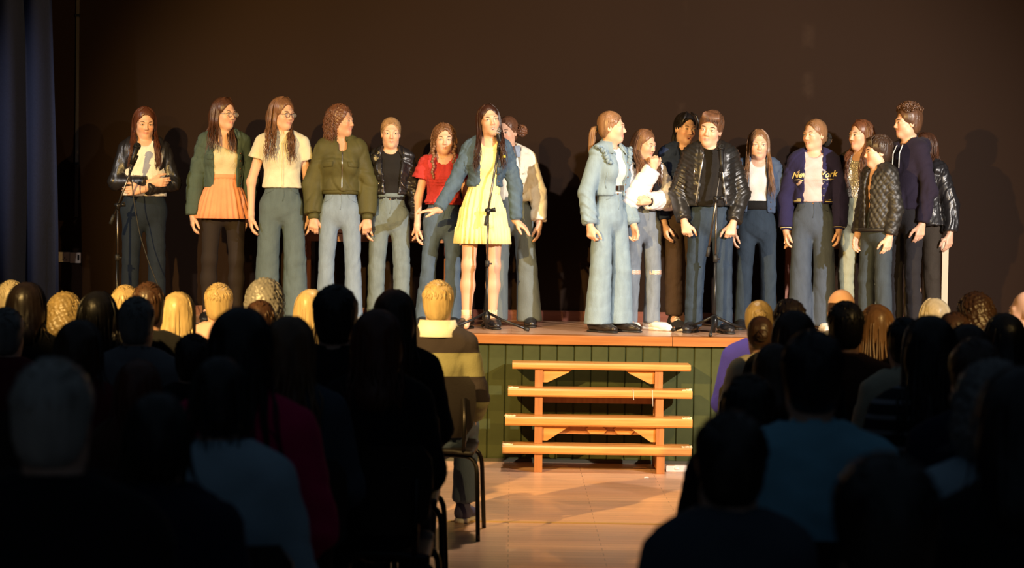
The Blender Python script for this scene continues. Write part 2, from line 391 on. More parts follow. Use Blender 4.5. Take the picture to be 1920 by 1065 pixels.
        for V, Q in parts:
            used = np.zeros(len(V), bool); used[Q.ravel()] = True; mp = np.cumsum(used)-1; V = V[used]; Q = mp[Q]
            L = ((V - s.T) @ s.R)/HS
            c = np.tile(base, (len(V),1))
            lip = np.exp(-(((L[:,0])/.0245)**4 + ((L[:,2]+.062)/(.0105 if mouth!='open' else .016))**4))*(L[:,1] < -.06)
            c += lip[:,None]*(np.array([.50,.16,.14])-c)*.75
            for q in (-1,1):
                ck = np.exp(-(((L[:,0]-q*.04)/.022)**2 + ((L[:,2]+.028)/.02)**2))*(L[:,1] < -.02)
                c += ck[:,None]*np.array([.03,-.07,-.06])
            mb.add(V, Q, 0, col=c)
        # eyes, lashes, brows, teeth
        for q in (-1,1):
            mb.ball(s.hp((q*.031,-.0795,.0035)), h(.0125,.0075,.0050), 1, 10, s.R)
            mb.ball(s.hp((q*.031+gaze*.003,-.0838,.0035)), h(.0052,.0040,.0054), 2, 10, s.R)
            A = [s.hp((q*.031+x,-.086+abs(x)*.25,.0085-(x/.016)**2*.0040)) for x in np.linspace(-.015,.015,7)]
            mb.tube(A, [.0008,.0014,.0018,.002,.0018,.0014,.0008], 5, 3)
            B = [s.hp((q*(.031+x),-.0905+abs(x+.008)*.42,.0225+.006*(1-((x-.004)/.022)**2))) for x in np.linspace(-.018,.02,7)]
            mb.tube(B, np.array([.0016,.0026,.003,.003,.0026,.002,.001])*(.75 if s.fem else 1), 5, 6)
        if mouth == 'open': mb.ball(s.hp((0,-.072,-.067)), h(.014,.006,.009), 4, 10, s.R)
        if mouth in ('smile','open'): mb.ball(s.hp((0,-.0775,-.0600)), h(.0145,.004,.0028), 5, 8, s.R)
        bm_ = mat('brow_%d_%d_%d' % tuple(int(v*255) for v in s.brow), s.brow, .8)
        o = mb.obj('body', [SKM,EYEW,IRIS,LASH,MOUTH,TEETH,bm_], s.root)
        return o
    # ---- clothes
    def garment(s, name, S, m, h=.009, wr=.002, wl=.06, seed=0, lo=None, hi=None, parent=None, disp=None, dirs=None):
        V, Q = S.nets(h, lo, hi); N = None
        V = wrinkle(V, Q, wr, s.seed*31+seed, wl, dirs)
        if disp is not None: N = normals(V, Q); V = V + N*disp(V)[:,None]
        o = MB().add(V, Q).obj(name, m, s.root if parent is None else parent)
        o['_n'] = 0; del o['_n']
        s.last = (V, Q)
        if name in TREED: s.trees.append(s.bvh())
        return o
    def bvh(s): V, Q = s.last; return BVHTree.FromPolygons([tuple(map(float,v)) for v in V], [tuple(map(int,q)) for q in Q])
    def trousers(s, m, style='straight', waist=.945, hem=.035, name='jeans', wr=.0024, band=True, h=.012, seated_hem=.1):
        S = Solid(); u = s.u; t = .012
        rk, rh = {'wide': (.068,.090), 'flare': (.048,.084), 'straight': (.055,.058), 'slim': (.046,.046), 'boot': (.048,.064)}[style]
        S.cone(s.pel-[0,0,.02*u], s.wai*.95+s.pel*.05, .122*u*s.bw+t*.6, .097*u*s.bw+t*.8, .03, (1,.74,1))
        for q in (-1,1):
            S.ell((q*.058*u, .034*u, s.Z(.785)), .081*u*s.bw+t*.4, .04)
            A = s.an[q].copy(); A[2] = .0 if not s.seated else .06
            if s.seated: A += [0,.01,0]
            S.cone(s.hip[q], s.kn[q], (.064+.004*(s.bw-1)*10)*u+t*.7, rk*u+t*.4, .018); S.cone(s.kn[q], A, rk*u+t*.4, rh*u+.004, .012)
        if s.seated: S.above(.66); S.below(seated_hem)
        else: S.above(s.Z(waist)); S.below(hem*u)
        o = s.garment(name, S, m, h, min(wr,.003), .07, 3, dirs=(1,.6,.8))
        return o
    def topgar(s, name, m, t=.012, hem=.90, sleeve=1.0, flare=0, neck=(.062,.05), neckdrop=.02, ru=.040, re=.037, rw=.032, h=.009, wr=.002, wl=.07, opening=None, closed_from=None, cuffcap=True, disp=None, high=None, bell=None, fat=0, one_shoulder=False, parent=None, hemflare=0):
        """a shirt, jacket or jumper shaped on the figure; sleeve is how far down the arm it goes (.5 elbow, 1 wrist)"""
        S = Solid(); u = s.u
        s.torso(S, t)
        if fat: S.cone(s.pel+[0,0,.06*u], s.che, .108*u*s.bw+t+fat, .110*u*s.bw+t+fat*.6, .03, (1,.78,1))
        if hemflare: S.cone((0,0,s.Z(hem)), s.wai+[0,0,.05*u],   .118*u*s.bw+t+hemflare, .096*u*s.bw+t, .02, (1,.76,1))
        zc = s.Z(hem); S.below(zc)
        nb = s.nb
        S.ell(nb+[0,-.012*u,.05*u], (neck[0]*u,neck[1]*u,.07*u), .008, mode='-')
        if neckdrop > 0: S.ell(nb+[0,-.085*u,.035*u], (neck[0]*.95*u,.07*u,(neckdrop+.035)*u), .01, mode='-')
        if one_shoulder:
            S.custom(lambda x,y,z: (z - f32(s.Z(1.165)) - (f32(.0)-x)*f32(.45))*f32(-1)+0*y, (-.3,-.3,s.Z(1.05)), (.3,.3,s.Z(1.4)), .006)
        if opening:
            w0, w1, xc = opening        # half width at hem, at collar, centre
            z0, z1 = zc, nb[2]; cf = closed_from
            def fn(x, y, z):
                f = np.clip((z-f32(z0))/f32(z1-z0), 0, 1); wd = f32(w0)+(f32(w1)-f32(w0))*f
                return np.maximum(np.maximum(np.abs(x-f32(xc))-wd, y+f32(.012)), (f32(cf)-z) if cf is not None else f32(-1))
            S.custom(fn, (xc-max(w0,w1)-.01,-.4,z0-.05), (xc+max(w0,w1)+.01,0,z1+.08), .006)
        for q in (-1,1):
            if sleeve > 0 and not (one_shoulder and q == 1): s.arm(S, q, t*.35, ru, re, rw if bell is None else bell, 0, sleeve, .016, cuffcap)
        return s.garment(name, S, m, h, wr*1.35, wl, 5, disp=disp, parent=parent)
    def band(s, name, m, z0, z1, t, parent, opening=None, h=.008, fat=0):
        """hem band / waistband / belt that follows the trunk"""
        th = np.linspace(0, 2*math.pi, 49)[:-1]; rings = []
        u, b = s.u, s.bw
        def rad(z):
            zp = [s.pel[2]-.03*u, s.wai[2], s.che[2], s.top[2]]; rr = [.121*u*b, .095*u*b, .109*u*b, .099*u*b]
            cx = [0, s.wai[0], s.che[0], s.top[0]]
            return np.interp(z, zp, rr)+t, np.interp(z, zp, cx)
        for z, dt in ((z0,-.006),(z0,.002),((z0+z1)/2,.004),(z1,.002),(z1,-.006)):
            r, cx = rad(z); rings.append(np.stack([cx+(r+dt)*np.cos(th), (r+dt)*.77*np.sin(th)+.004, np.full_like(th, z)], -1))
        mb = MB(); R = np.array(rings)
        if opening:
            keep = ~((np.abs(R[1][:,0]-opening[1]) < opening[0]) & (R[1][:,1] < 0)); i0 = int(np.argmax(~keep)); ids = np.roll(np.arange(48), -i0)
            ids = [i for i in ids if keep[i]]
            mb.loft(R[:,ids], closed=False)
        else: mb.loft(R)
        return mb.obj(name, m, parent)
    def cuff(s, name, m, q, r, parent, a=.92, b=1.0, dr=.0):
        u = s.u; A = s.el[q]+(s.wr[q]-s.el[q])*(a-.5)*2; B = s.el[q]+(s.wr[q]-s.el[q])*(b-.5)*2
        return MB().tube([A, A*.5+B*.5, B], [r+dr, r+dr, r], 14).obj(name, m, parent)
    def drape(s, name, m, outline, parent, thick=.004, bvh=None, res=(7,5), from_back=False):
        """a flat cloth piece given by four corners in x,z laid on the garment's front"""
        bvh = bvh or s.bvh(); a,b,c,d = [np.array(p, float) for p in outline]; nu, nv = res; G = []
        last = -.12
        for v in np.linspace(0,1,nv):
            row = []
            for uu in np.linspace(0,1,nu):
                p = (a*(1-uu)+b*uu)*(1-v)+(d*(1-uu)+c*uu)*v
                hit = bvh.ray_cast(Vector((p[0],-1,p[1])), Vector((0,1,0)), 1.2)[0]
                y = hit.y if hit is not None else last; last = y; row.append((p[0], y, p[1]))
            G.append(row)
        G = np.array(G); F_ = G - [0,thick,0]; B_ = G + [0,.004,0]
        mb = MB(); n = nu*nv; i = (np.arange(nv-1)[:,None]*nu+np.arange(nu-1)[None]).ravel()
        Qf = np.stack([i,i+1,i+nu+1,i+nu],-1)
        rim = list(range(nu)) + [k*nu+nu-1 for k in range(1,nv)] + list(range((nv-1)*nu+nu-2,(nv-1)*nu-1,-1)) + [k*nu for k in range(nv-2,0,-1)]
        rim = np.array(rim); r2 = np.roll(rim,-1)
        mb.add(np.concatenate([F_.reshape(-1,3), B_.reshape(-1,3)]), [Qf, np.stack([r2,rim,rim+n,r2+n],-1)])
        return mb.obj(name, m, parent)
    def stud(s, name, m, pts, parent, r=.006, bvh=None):
        bvh = bvh or s.bvh(); out = []
        for x, z in pts:
            hit = bvh.ray_cast(Vector((x,-1,z)), Vector((0,1,0)), 1.2)[0]
            if hit is None: continue
            mb = MB(); mb.tube([(x,hit.y+.002,z),(x,hit.y-.004,z)], r, 8); out.append(mb.obj(name, m, parent))
        return out
    def strip(s, name, m, pts, parent, r=.004, bvh=None, n=6):
        """a seam, zip or braid that runs over the cloth"""
        bvh = bvh or s.bvh(); P = []
        for (x0,z0),(x1,z1) in zip(pts[:-1], pts[1:]):
            k = max(3, int(math.hypot(x1-x0,z1-z0)/.02))
            for f in np.linspace(0,1,k)[:-1]: P.append((x0+(x1-x0)*f, z0+(z1-z0)*f))
        P.append(pts[-1]); out = []
        for x, z in P:
            hit = bvh.ray_cast(Vector((x,-1,z)), Vector((0,1,0)), 1.2)[0]
            if hit is not None: out.append((x, hit.y-.001, z))
        if len(out) < 2: return None
        return MB().tube(out, r, n).obj(name, m, parent)
    def text(s, name, body, m, x, z, size, parent, bvh, shear=.35, rot=.12):
        c = bpy.data.curves.new(name, 'FONT'); c.body = body; c.size = size; c.shear = shear; c.extrude = 0; c.offset = .0012; c.align_x = 'CENTER'; c.resolution_u = 3
        t = bpy.data.objects.new(name, c); me = bpy.data.meshes.new_from_object(t); bpy.data.objects.remove(t)
        n = len(me.vertices); co = np.zeros(n*3, f32); me.vertices.foreach_get('co', co); co = co.reshape(-1,3)
        X = co[:,0]*math.cos(rot)-co[:,1]*math.sin(rot)+x; Zc = co[:,0]*math.sin(rot)+co[:,1]*math.cos(rot)+z; out = np.zeros((n,3), f32)
        for i in range(n):
            hit = bvh.ray_cast(Vector((float(X[i]),-1,float(Zc[i]))), Vector((0,1,0)), 1.2)[0]
            out[i] = (X[i], (hit.y if hit is not None else -.1)-.005, Zc[i])
        me.vertices.foreach_set('co', out.ravel()); me.update(); me.materials.append(m)
        return link(name, me, parent)
    def collar(s, m, parent, style='shirt', r=.062, w=.045, gap=.5, up=.03, name='collar'):
        """collar that goes round the neck; gap is the open angle at the front (radians each side)"""
        u = s.u; th = np.linspace(-math.pi/2+gap, 1.5*math.pi-gap, 26); c = s.nb+[0,-.008*u,.018*u]; rings = []
        front = np.clip((-np.sin(th)), 0, 1)
        lift = up*u*(1-.25*front)
        prof = {'shirt': ((0,0,0),(.002,1,0),(.010,1.05,0),(.028,-.1,1),(.024,-.15,1)), 'stand': ((0,-.1,0),(-.003,1,0),(.006,1.05,0),(.012,-.1,0),(.008,-.2,0)),
                'rib': ((-.004,0,0),(-.004,.7,0),(.004,1,0),(.013,.3,0),(.012,-.4,0))}[style]
        for dr, k, out in prof:
            rr = r*u + dr*u + out*w*u*.35
            z = c[2] + k*lift - out*(w*u*(.55+.55*front))
            y = c[1] + rr*.9*np.sin(th) - out*front*.02*u
            rings.append(np.stack([c[0]+rr*np.cos(th), y, z*np.ones_like(th)], -1))
        rings.append(rings[0]); R = np.array(rings); mb = MB(); mb.loft(R, closed=False)
        for e in (0,-1): mb.add(R[:-1,e], [np.arange(len(R)-1)[::(1 if e else -1)][None]])
        return mb.obj(name, m, parent)
    def shoes(s, kind, yaw=(.18,.18), m=None):
        for i, q in enumerate((-1,1)):
            a = s.an[q]; o = link('shoe', SHOES[kind][0], s.root); k = s.u**.5
            o.location = (a[0], a[1]+.0, 0); o.rotation_euler = (0,0,q*yaw[i]); o.scale = (k,k,k)
            if m:
                o.material_slots[0].link = 'OBJECT'; o.material_slots[0].material = m
            for nm, me in SHOES[kind][1]: link(nm, me, o)
    # ---- hair
    def hair(s, style, m, length=.3, front=True, wave=.0, vol=0, curl=0, nl=70, tail=None, tie=None, part=0.0, seed=None, h=.007, fringe=0, lockr=.0050, ns=3):
        HS, u = s.HS, s.u; r = np.random.default_rng(s.seed+5 if seed is None else seed)
        H = lambda *v: np.array(v)*HS
        S = Solid(); F = s.fr
        S.ell(H(0,.020,.048), H(.080+vol,.097+vol,.088+vol), .015, F)
        if style in ('long','bob','curly'):
            S.ell(H(0,.045,-.03), H(.076+vol,.068+vol,.10), .03, F)
        elif style in ('short','crop'):
            S.ell(H(0,.045,-.02), H(.070+vol*.5,.062+vol*.6,.075), .03, F)
        else: S.ell(H(0,.04,-.01), H(.073,.066,.075), .03, F)
        hl = .090 if not fringe else .082-fringe
        S.ell(H(0,-.112,-.01), H(.072,.085,hl+.015), .006, F, '-')
        if style in ('back','short','crop'):
            S.ell(H(0,-.040,-.085), H(.13,.078,.085), .015, F, '-'); S.ell(H(0,.0,-.13), H(.13,.13,.055), .012, F, '-')
            if style == 'crop': S.ell(H(0,-.03,-.06), H(.13,.06,.085), .015, F, '-')
        else:
            S.ell(H(0,-.075,-.06), H(.056,.075,.10), .012, F, '-')
        crown = s.hp((0,.03,.125))
        locks = []   # (points, radius)
        trees = getattr(s, 'trees', [])
        def push(p, extra=.0):
            if p[2] < s.sh[1][2]+.07*u:
                for _ in (0,1):
                    for tr in trees:
                        loc, nor, ix, ds = tr.find_nearest(Vector(p), .16)
                        if loc is not None:
                            sd = (Vector(p)-loc).dot(nor)
                            if sd < extra: q_ = loc + nor*extra; p = np.array([q_.x, q_.y, min(q_.z, p[2]+.01)])
            return p
        if style in ('long','curly','bob'):
            for i in range(nl):
                ph = math.pi*(-.06) + (i+.5)/nl*math.pi*1.12 if not front else -math.pi*.17 + (i+.5)/nl*math.pi*1.34
                ph = ph + r.normal()*.04          # 0 = figure's +x side, pi/2 = back
                cx, sy = math.cos(ph), math.sin(ph)
                L = length*(1+r.normal()*.07)*(.92 if sy < 0 else 1)
                lay = r.uniform(.0,.012)
                start = s.hp((part+cx*.02, .0+sy*.03-.012, .131+vol+lay*.3)); mid1 = s.hp((cx*(.060+vol)+part*.4, .012+sy*.066, .108+vol+lay*.5)); mid = s.hp((cx*(.084+vol+lay), .018+sy*(.088+vol+lay), .03)); low = s.hp((cx*(.086+vol+lay), .025+sy*(.082+vol+lay), -.055))
                if sy < -.1: low = s.hp((cx*.086, .02+sy*.05, -.06)); mid = s.hp((cx*.083, .02+sy*.075, .03))
                n = max(4, int(L/.03)); end = low.copy(); pts = [start, mid1, (mid1+mid)/2+unit(mid-s.T)*.007, mid, (mid+low)/2, low]
                spread = r.normal(size=2)*.012; fwd = -.10-max(0., float(low[1]-s.T[1])) if (sy < .5 and front and not s.seated) else .03
                for k in range(1, n+1):
                    f = k/n; p = low + np.array([spread[0]*f+ (low[0]-s.T[0])*.25*f*(1 if L > .2 else .3), spread[1]*f + fwd*min(1, f*L/.12)*min(1, L/.15), -L*f])
                    if wave: p[:2] += wave*min(1,f*2.5)*np.array([math.sin(f*L/.022+i*1.7), math.cos(f*L/.025+i*2.1)])
                    pts.append(push(p, .004+lay*.8))
                locks.append((pts, lockr*(.55+.5*r.random())))
            if style != 'bob' or length > .08:
                L = length*.86; b0 = s.hp((0,.05,-.03)); b1 = b0 + np.array([0,.012,-L]); b1[1] = max(b1[1], .085*u)
                S.cone(b0, b1, .062*HS+vol, .058*HS+vol*.5, .04, (1.25,.55,1))
        if curl:
            base = list(locks); locks = []
            for pts, rr in base:
                P = resample(np.array(pts), .012); t = np.arange(len(P))
                a = r.uniform(0,6); amp = curl*np.clip((t-3)/6,0,1)
                P = P + np.stack([amp*np.cos(t*1.25+a), amp*np.sin(t*1.25+a), 0*t], -1); locks.append((P, rr*.8))
        if style in ('back',):
            for i in range(90):           # combed-back strands over the scalp
                ph = r.uniform(-.55,.55)*math.pi; a0 = s.hp((math.sin(ph)*.072, -.062*math.cos(ph)+.012, .088-abs(ph)*.045)); P = []
                for f in np.linspace(0,1,7):
                    v = np.array([math.sin(ph)*.083*math.cos(f*1.25)**.6, -.062*math.cos(ph)*(1-f)+f*.112, .085-abs(ph)*.04+math.sin(min(1,f*1.25)*math.pi)*.05*(1-abs(ph)/2.4)-f*.055])
                    e = (v-np.array([0,.02,.048]))/np.array([.0815,.0985,.0895]); k = np.linalg.norm(e); v = np.array([0,.02,.048])+ (v-np.array([0,.02,.048]))/k
                    P.append(s.hp(v))
                locks.append((P, .0042))
        if style in ('short','crop'):
            for i in range(nl):
                a = r.uniform(0,2*math.pi); el = r.uniform(.12,1.5); v = np.array([math.cos(a)*math.cos(el), math.sin(a)*math.cos(el), math.sin(el)])
                if v[1] < -.35 and v[2] < .45: continue
                if v[2] < .25 and v[1] < .1: continue
                base = np.array([0,.02,.048]) + v*np.array([.079+vol,.096+vol,.087+vol]); dv = np.array([.25*r.normal(), -.9+.3*r.normal() if v[2] > .55 else -.2, -.25 if v[2] > .5 else -.9]); dv = unit(dv - v*np.dot(dv,v))
                P = []; E = np.array([.080+vol,.097+vol,.088+vol])
                for f in np.linspace(0,1,5):
                    q = (base + dv*f*.040 - np.array([0,.02,.048]))/E; q = np.array([0,.02,.048]) + q/np.linalg.norm(q)*E*(1.0+.035*math.sin(f*3.1)); P.append(s.hp(q))
                if curl == 0: locks.append((P, .0055))
        if style == 'short' and fringe:
            for i in range(34):
                x = -.060+.12*i/33; P = [s.hp((x*.8,-.035,.128)), s.hp((x*.95,-.068,.112)), s.hp((x,-.086+abs(x)*.35,.088)), s.hp((x+.012,-.091+abs(x)*.45,.074-fringe*.9+r.normal()*.004))]
                locks.append((P, .006))
        mb = MB(); V, Q = S.nets(h)
        N = normals(V, Q); ang = np.arctan2(V[:,1]-s.T[1], V[:,0]-s.T[0])
        V = V + N*(.0011*np.sin(ang*34+V[:,2]*12)+.0009*np.sin(ang*57+2))[:,None]
        if curl: V = V + N*(.0045*np.sin(V[:,0]*190+V[:,2]*60)*np.sin(V[:,2]*210+V[:,1]*90)*np.sin(V[:,1]*200+V[:,0]*70)*2)[:,None].astype(f32)
        mb.add(V, Q)
        for pts, rr in locks:
            P = resample(np.array(pts), .02 if not curl else .012) if len(pts) > 4 else np.array(pts, float)
            k = len(P); f = np.linspace(0,1,k); prof = rr*np.clip(np.minimum(.35+f*5, 1)*(1-f**3*.85), .08, 1)
            mb.tube(P, prof, ns, 0, False, .8)
        ob = mb.obj('hair', m, s.root)
        if tail:     # a ponytail or bun, with its tie
            kind = tail[0]; a = s.hp(tail[1]); S2 = Solid(); t2 = MB()
            if kind == 'bun':
                for i in range(40):
                    th = np.linspace(0, 2*math.pi, 9); n_ = unit(r.normal(size=3)); e1 = unit(np.cross(n_, [0.3,.5,.8])); e2 = np.cross(n_, e1); R_ = tail[2]*(.75+.3*r.random())
                    t2.tube([a + R_*(math.cos(x)*e1+math.sin(x)*e2) for x in th], .006, 5, 0, False)
            else:
                end = np.asarray(tail[2], float); dv = unit(a - s.T); side = unit(np.cross(end, [0,1,.1]))
                for i in range(26):
                    o2 = r.normal(size=3)*.012; P = [a + o2*.3, a + dv*.03 + o2*.8]
                    for f in np.linspace(.2,1,6): P.append(a + dv*.03 + end*f + o2*(1-.5*f) + np.array([0,0,.0]))
                    t2.tube(resample(np.array(P), .02), [.008]*len(resample(np.array(P), .02)), 5, 0, False)
            t2.obj('hair_bun' if kind == 'bun' else 'ponytail', m, ob)
            if tie:
                T2 = MB(); dv = unit(a - s.T); e1 = unit(np.cross(dv, [0,.2,1])); e2 = np.cross(dv, e1); th = np.linspace(0,2*math.pi,17); rt = tie[1]
                T2.tube([a - dv*.006 + rt*(math.cos(x)*e1+math.sin(x)*e2) + dv*.003*math.sin(x*8) for x in th], tie[2], 8, 0, False)
                T2.obj('hair_tie', tie[0], ob)
        return ob
    def glasses(s, m, lens):
        for_ = MB(); HS = s.HS
        for q in (-1,1):
            th = np.linspace(0,2*math.pi,17); for_.tube([s.hp((q*.033+.0235*math.cos(t)*(1 if abs(math.cos(t))<.8 else .97), -.0985, -.001+.0185*math.sin(t))) for t in th], .0019, 6, 0, False)
            for_.tube([s.hp((q*.056,-.097,.006)), s.hp((q*.072,-.08,.007)), s.hp((q*.078,.0,.006)), s.hp((q*.078,.015,.0))], .0017, 6)
        for_.tube([s.hp((-.0105,-.0985,.004)), s.hp((0,-.1015,.007)), s.hp((.0105,-.0985,.004))], .0017, 6)
        g = for_.obj('glasses', m, s.root)
        for q in (-1,1):
            l = MB(); th = np.linspace(0,2*math.pi,17)[:-1]; l.loft([[s.hp((q*.033+.0225*math.cos(t), y, -.001+.0175*math.sin(t))) for t in th] for y in (-.0980,-.0992)], caps=True); l.obj('lens', lens, g)
        return g
def resample(P, step):
    P = np.asarray(P, float); d = np.linalg.norm(np.diff(P, axis=0), axis=1); t = np.concatenate([[0], np.cumsum(d)])
    n = max(4, int(t[-1]/step)); tt = np.linspace(0, t[-1], n)
    Q = np.stack([np.interp(tt, t, P[:,i]) for i in range(3)], -1)
    for _ in range(2): Q[1:-1] = .25*Q[:-2]+.5*Q[1:-1]+.25*Q[2:]
    return Q

# shoes: upper with sole and laces, shared between the people
def shoe_mesh(kind):
    S = Solid(); hi = .10 if kind in ('canvas','boot') else .06
    S.cone((0,.035,.045), (0,-.10,.032), .036, .036, .03, (1,1,.9)); S.cone((0,-.06,.035), (0,-.155,.026), .04, .030, .03, (1,1,.75)); S.cone((0,.02,.05), (0,.012,hi+.01), .036, .038, .03)
    S.above(hi); S.below(.012)
    V, Q = S.nets(.006); up = MB().add(V, Q)
    S = Solid(); S.cone((0,.042,.012), (0,-.06,.012), .038, .041, .02, (1,1,1)); S.cone((0,-.06,.012), (0,-.155,.012), .043, .033, .02)
    S.above(.024 if kind in ('canvas','trainer') else .014); S.below(0)
    V, Q = S.nets(.007); so = MB().add(V, Q)
    la = MB()
    if kind in ('canvas','trainer','formal','boot'):
        for i in range(5 if kind == 'canvas' else 4):
            y = -.035-.020*i; z = .092-.0135*i if kind == 'canvas' else .073-.009*i
            la.tube([(-.020,y+.006,z-.008),(0,y,z),(.020,y-.004,z-.008)], .0035, 5); la.tube([(.020,y+.006,z-.008),(0,y-.003,z+.001),(-.020,y-.010,z-.010)], .0035, 5)
    if kind == 'canvas':
        so.ball((0,-.150,.024), (.033,.038,.024), 0, 12)
    return up, so, la
SHOES = {}
white_lace = mat('white_lace', (.8,.78,.7), .8); black_rub = mat('black_rubber', (.015,.015,.015), .6); white_rub = mat('white_rubber', (.75,.73,.68), .6)
for kind, mu, ms, ml in (('canvas', cloth('black_canvas', (.02,.018,.02)), white_rub, white_lace), ('formal', leather('black_polished_leather', (.014,.01,.008)), black_rub, black_rub),
                     ('trainer', mat('white_shoe_leather', (.75,.73,.70), .5, kind='noise', bump=.05), white_rub, white_lace), ('boot', leather('black_boot_leather'), black_rub, black_rub)):
    u_, s_, l_ = shoe_mesh(kind)
    SHOES[kind] = (u_.mesh('shoe_'+kind, mu), [('sole', s_.mesh('sole_'+kind, ms))] + ([('laces', l_.mesh('laces_'+kind, ml))] if l_.n else []))
# ------------------------------------------------------------------ the hall and the stage
ST = .83                         # stage height
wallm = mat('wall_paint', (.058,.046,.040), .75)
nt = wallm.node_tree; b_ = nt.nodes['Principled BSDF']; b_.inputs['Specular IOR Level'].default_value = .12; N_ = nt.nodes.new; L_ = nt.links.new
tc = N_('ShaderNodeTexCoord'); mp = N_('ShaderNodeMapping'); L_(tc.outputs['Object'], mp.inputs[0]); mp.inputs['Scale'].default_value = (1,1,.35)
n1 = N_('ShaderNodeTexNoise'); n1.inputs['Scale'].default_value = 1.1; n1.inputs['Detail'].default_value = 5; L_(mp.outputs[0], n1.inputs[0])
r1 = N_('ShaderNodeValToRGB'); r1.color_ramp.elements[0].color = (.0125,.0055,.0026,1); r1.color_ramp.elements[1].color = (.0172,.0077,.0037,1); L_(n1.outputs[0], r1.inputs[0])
# two chalky vertical scuffs on the paint
sx = N_('ShaderNodeSeparateXYZ'); L_(tc.outputs['Object'], sx.inputs[0])
def scuff(xc, w):
    a = N_('ShaderNodeMath'); a.operation = 'SUBTRACT'; L_(sx.outputs[0], a.inputs[0]); a.inputs[1].default_value = xc
    b = N_('ShaderNodeMath'); b.operation = 'ABSOLUTE'; L_(a.outputs[0], b.inputs[0])
    c = N_('ShaderNodeMapRange'); c.inputs[1].default_value = 0; c.inputs[2].default_value = w; c.inputs[3].default_value = 1; c.inputs[4].default_value = 0; L_(b.outputs[0], c.inputs[0])
    n = N_('ShaderNodeTexNoise'); n.inputs['Scale'].default_value = 5; n.inputs['Detail'].default_value = 6; L_(tc.outputs['Object'], n.inputs[0])
    g = N_('ShaderNodeMapRange'); g.inputs[1].default_value = .5; g.inputs[2].default_value = .75; L_(n.outputs[0], g.inputs[0])
    m = N_('ShaderNodeMath'); m.operation = 'MULTIPLY'; L_(c.outputs[0], m.inputs[0]); L_(g.outputs[0], m.inputs[1]); return m
s1, s2 = scuff(2.18, .06), scuff(1.24, .05)
ad = N_('ShaderNodeMath'); ad.operation = 'ADD'; L_(s1.outputs[0], ad.inputs[0]); L_(s2.outputs[0], ad.inputs[1])
mx = N_('ShaderNodeMix'); mx.data_type = 'RGBA'; L_(ad.outputs[0], mx.inputs[0]); L_(r1.outputs[0], mx.inputs[6]); mx.inputs[7].default_value = (.032,.018,.011,1); L_(mx.outputs[2], b_.inputs['Base Color'])
bp_ = N_('ShaderNodeBump'); bp_.inputs['Strength'].default_value = .12; n3 = N_('ShaderNodeTexNoise'); n3.inputs['Scale'].default_value = 60; L_(tc.outputs['Object'], n3.inputs[0]); L_(n3.outputs[0], bp_.inputs['Height']); L_(bp_.outputs[0], b_.inputs['Normal'])

def plankmat(name, c1, c2, rough, sx_, sy_, coat=0, bump=.1):
    m = mat(name, c1, rough, coat=coat); nt = m.node_tree; N = nt.nodes.new; L = nt.links.new; b = nt.nodes['Principled BSDF']
    tc = N('ShaderNodeTexCoord'); br = N('ShaderNodeTexBrick'); L(tc.outputs['Object'], br.inputs[0]); br.inputs['Scale'].default_value = 1
    br.inputs['Brick Width'].default_value = sx_; br.inputs['Row Height'].default_value = sy_; br.inputs['Mortar Size'].default_value = .0016; br.inputs['Mortar Smooth'].default_value = .2
    br.inputs['Color1'].default_value = (*c1,1); br.inputs['Color2'].default_value = (*c2,1); br.inputs['Mortar'].default_value = (c1[0]*.25,c1[1]*.25,c1[2]*.25,1)
    mp = N('ShaderNodeMapping'); mp.inputs['Scale'].default_value = (2.2,34,34); L(tc.outputs['Object'], mp.inputs[0]); n = N('ShaderNodeTexNoise'); n.inputs['Scale'].default_value = 1; n.inputs['Detail'].default_value = 5; L(mp.outputs[0], n.inputs[0])
    mr = N('ShaderNodeMapRange'); mr.inputs[3].default_value = .72; mr.inputs[4].default_value = 1.25; L(n.outputs[0], mr.inputs[0])
    mu = N('ShaderNodeMix'); mu.data_type = 'RGBA'; mu.blend_type = 'MULTIPLY'; mu.inputs[0].default_value = 1; L(br.outputs[0], mu.inputs[6]); L(mr.outputs[0], mu.inputs[7]); L(mu.outputs[2], b.inputs['Base Color'])
    bp = N('ShaderNodeBump'); bp.inputs['Strength'].default_value = bump; bp.inputs['Distance'].default_value = .004; L(n.outputs[0], bp.inputs['Height']); L(bp.outputs[0], b.inputs['Normal'])
    return m
def woodmat(name, c1, c2, rough=.5, axis=(3,40,40), coat=.1):
    return mat(name, c1, rough, kind='noise', bump=.12, scale=1, color2=c2, stretch=axis, coat=coat)
hall_floor = plankmat('hall_floor_wood', (.68,.40,.25), (.76,.46,.29), .38, .9, .07, .15)
stage_floor = plankmat('stage_floor_wood', (.58,.34,.22), (.66,.40,.26), .28, 2.4, .09, .25)
lip_wood = woodmat('varnished_pine_lip', (.28,.095,.020), (.36,.14,.034), .35)
step_wood = woodmat('varnished_pine_steps', (.50,.205,.045), (.64,.31,.085), .38)
shaded_post_wood = woodmat('varnished_pine_posts_shaded', (.33,.12,.034), (.42,.17,.05), .42, (40,40,3))  # tread pine, darkened to put the shade under the treads into its colour
red_wood = woodmat('red_stained_wood', (.13,.028,.010), (.18,.042,.016), .45)
green_paint = mat('green_board_paint', (.038,.046,.013), .7, kind='noise', bump=.06, scale=9, color2=(.047,.056,.017))

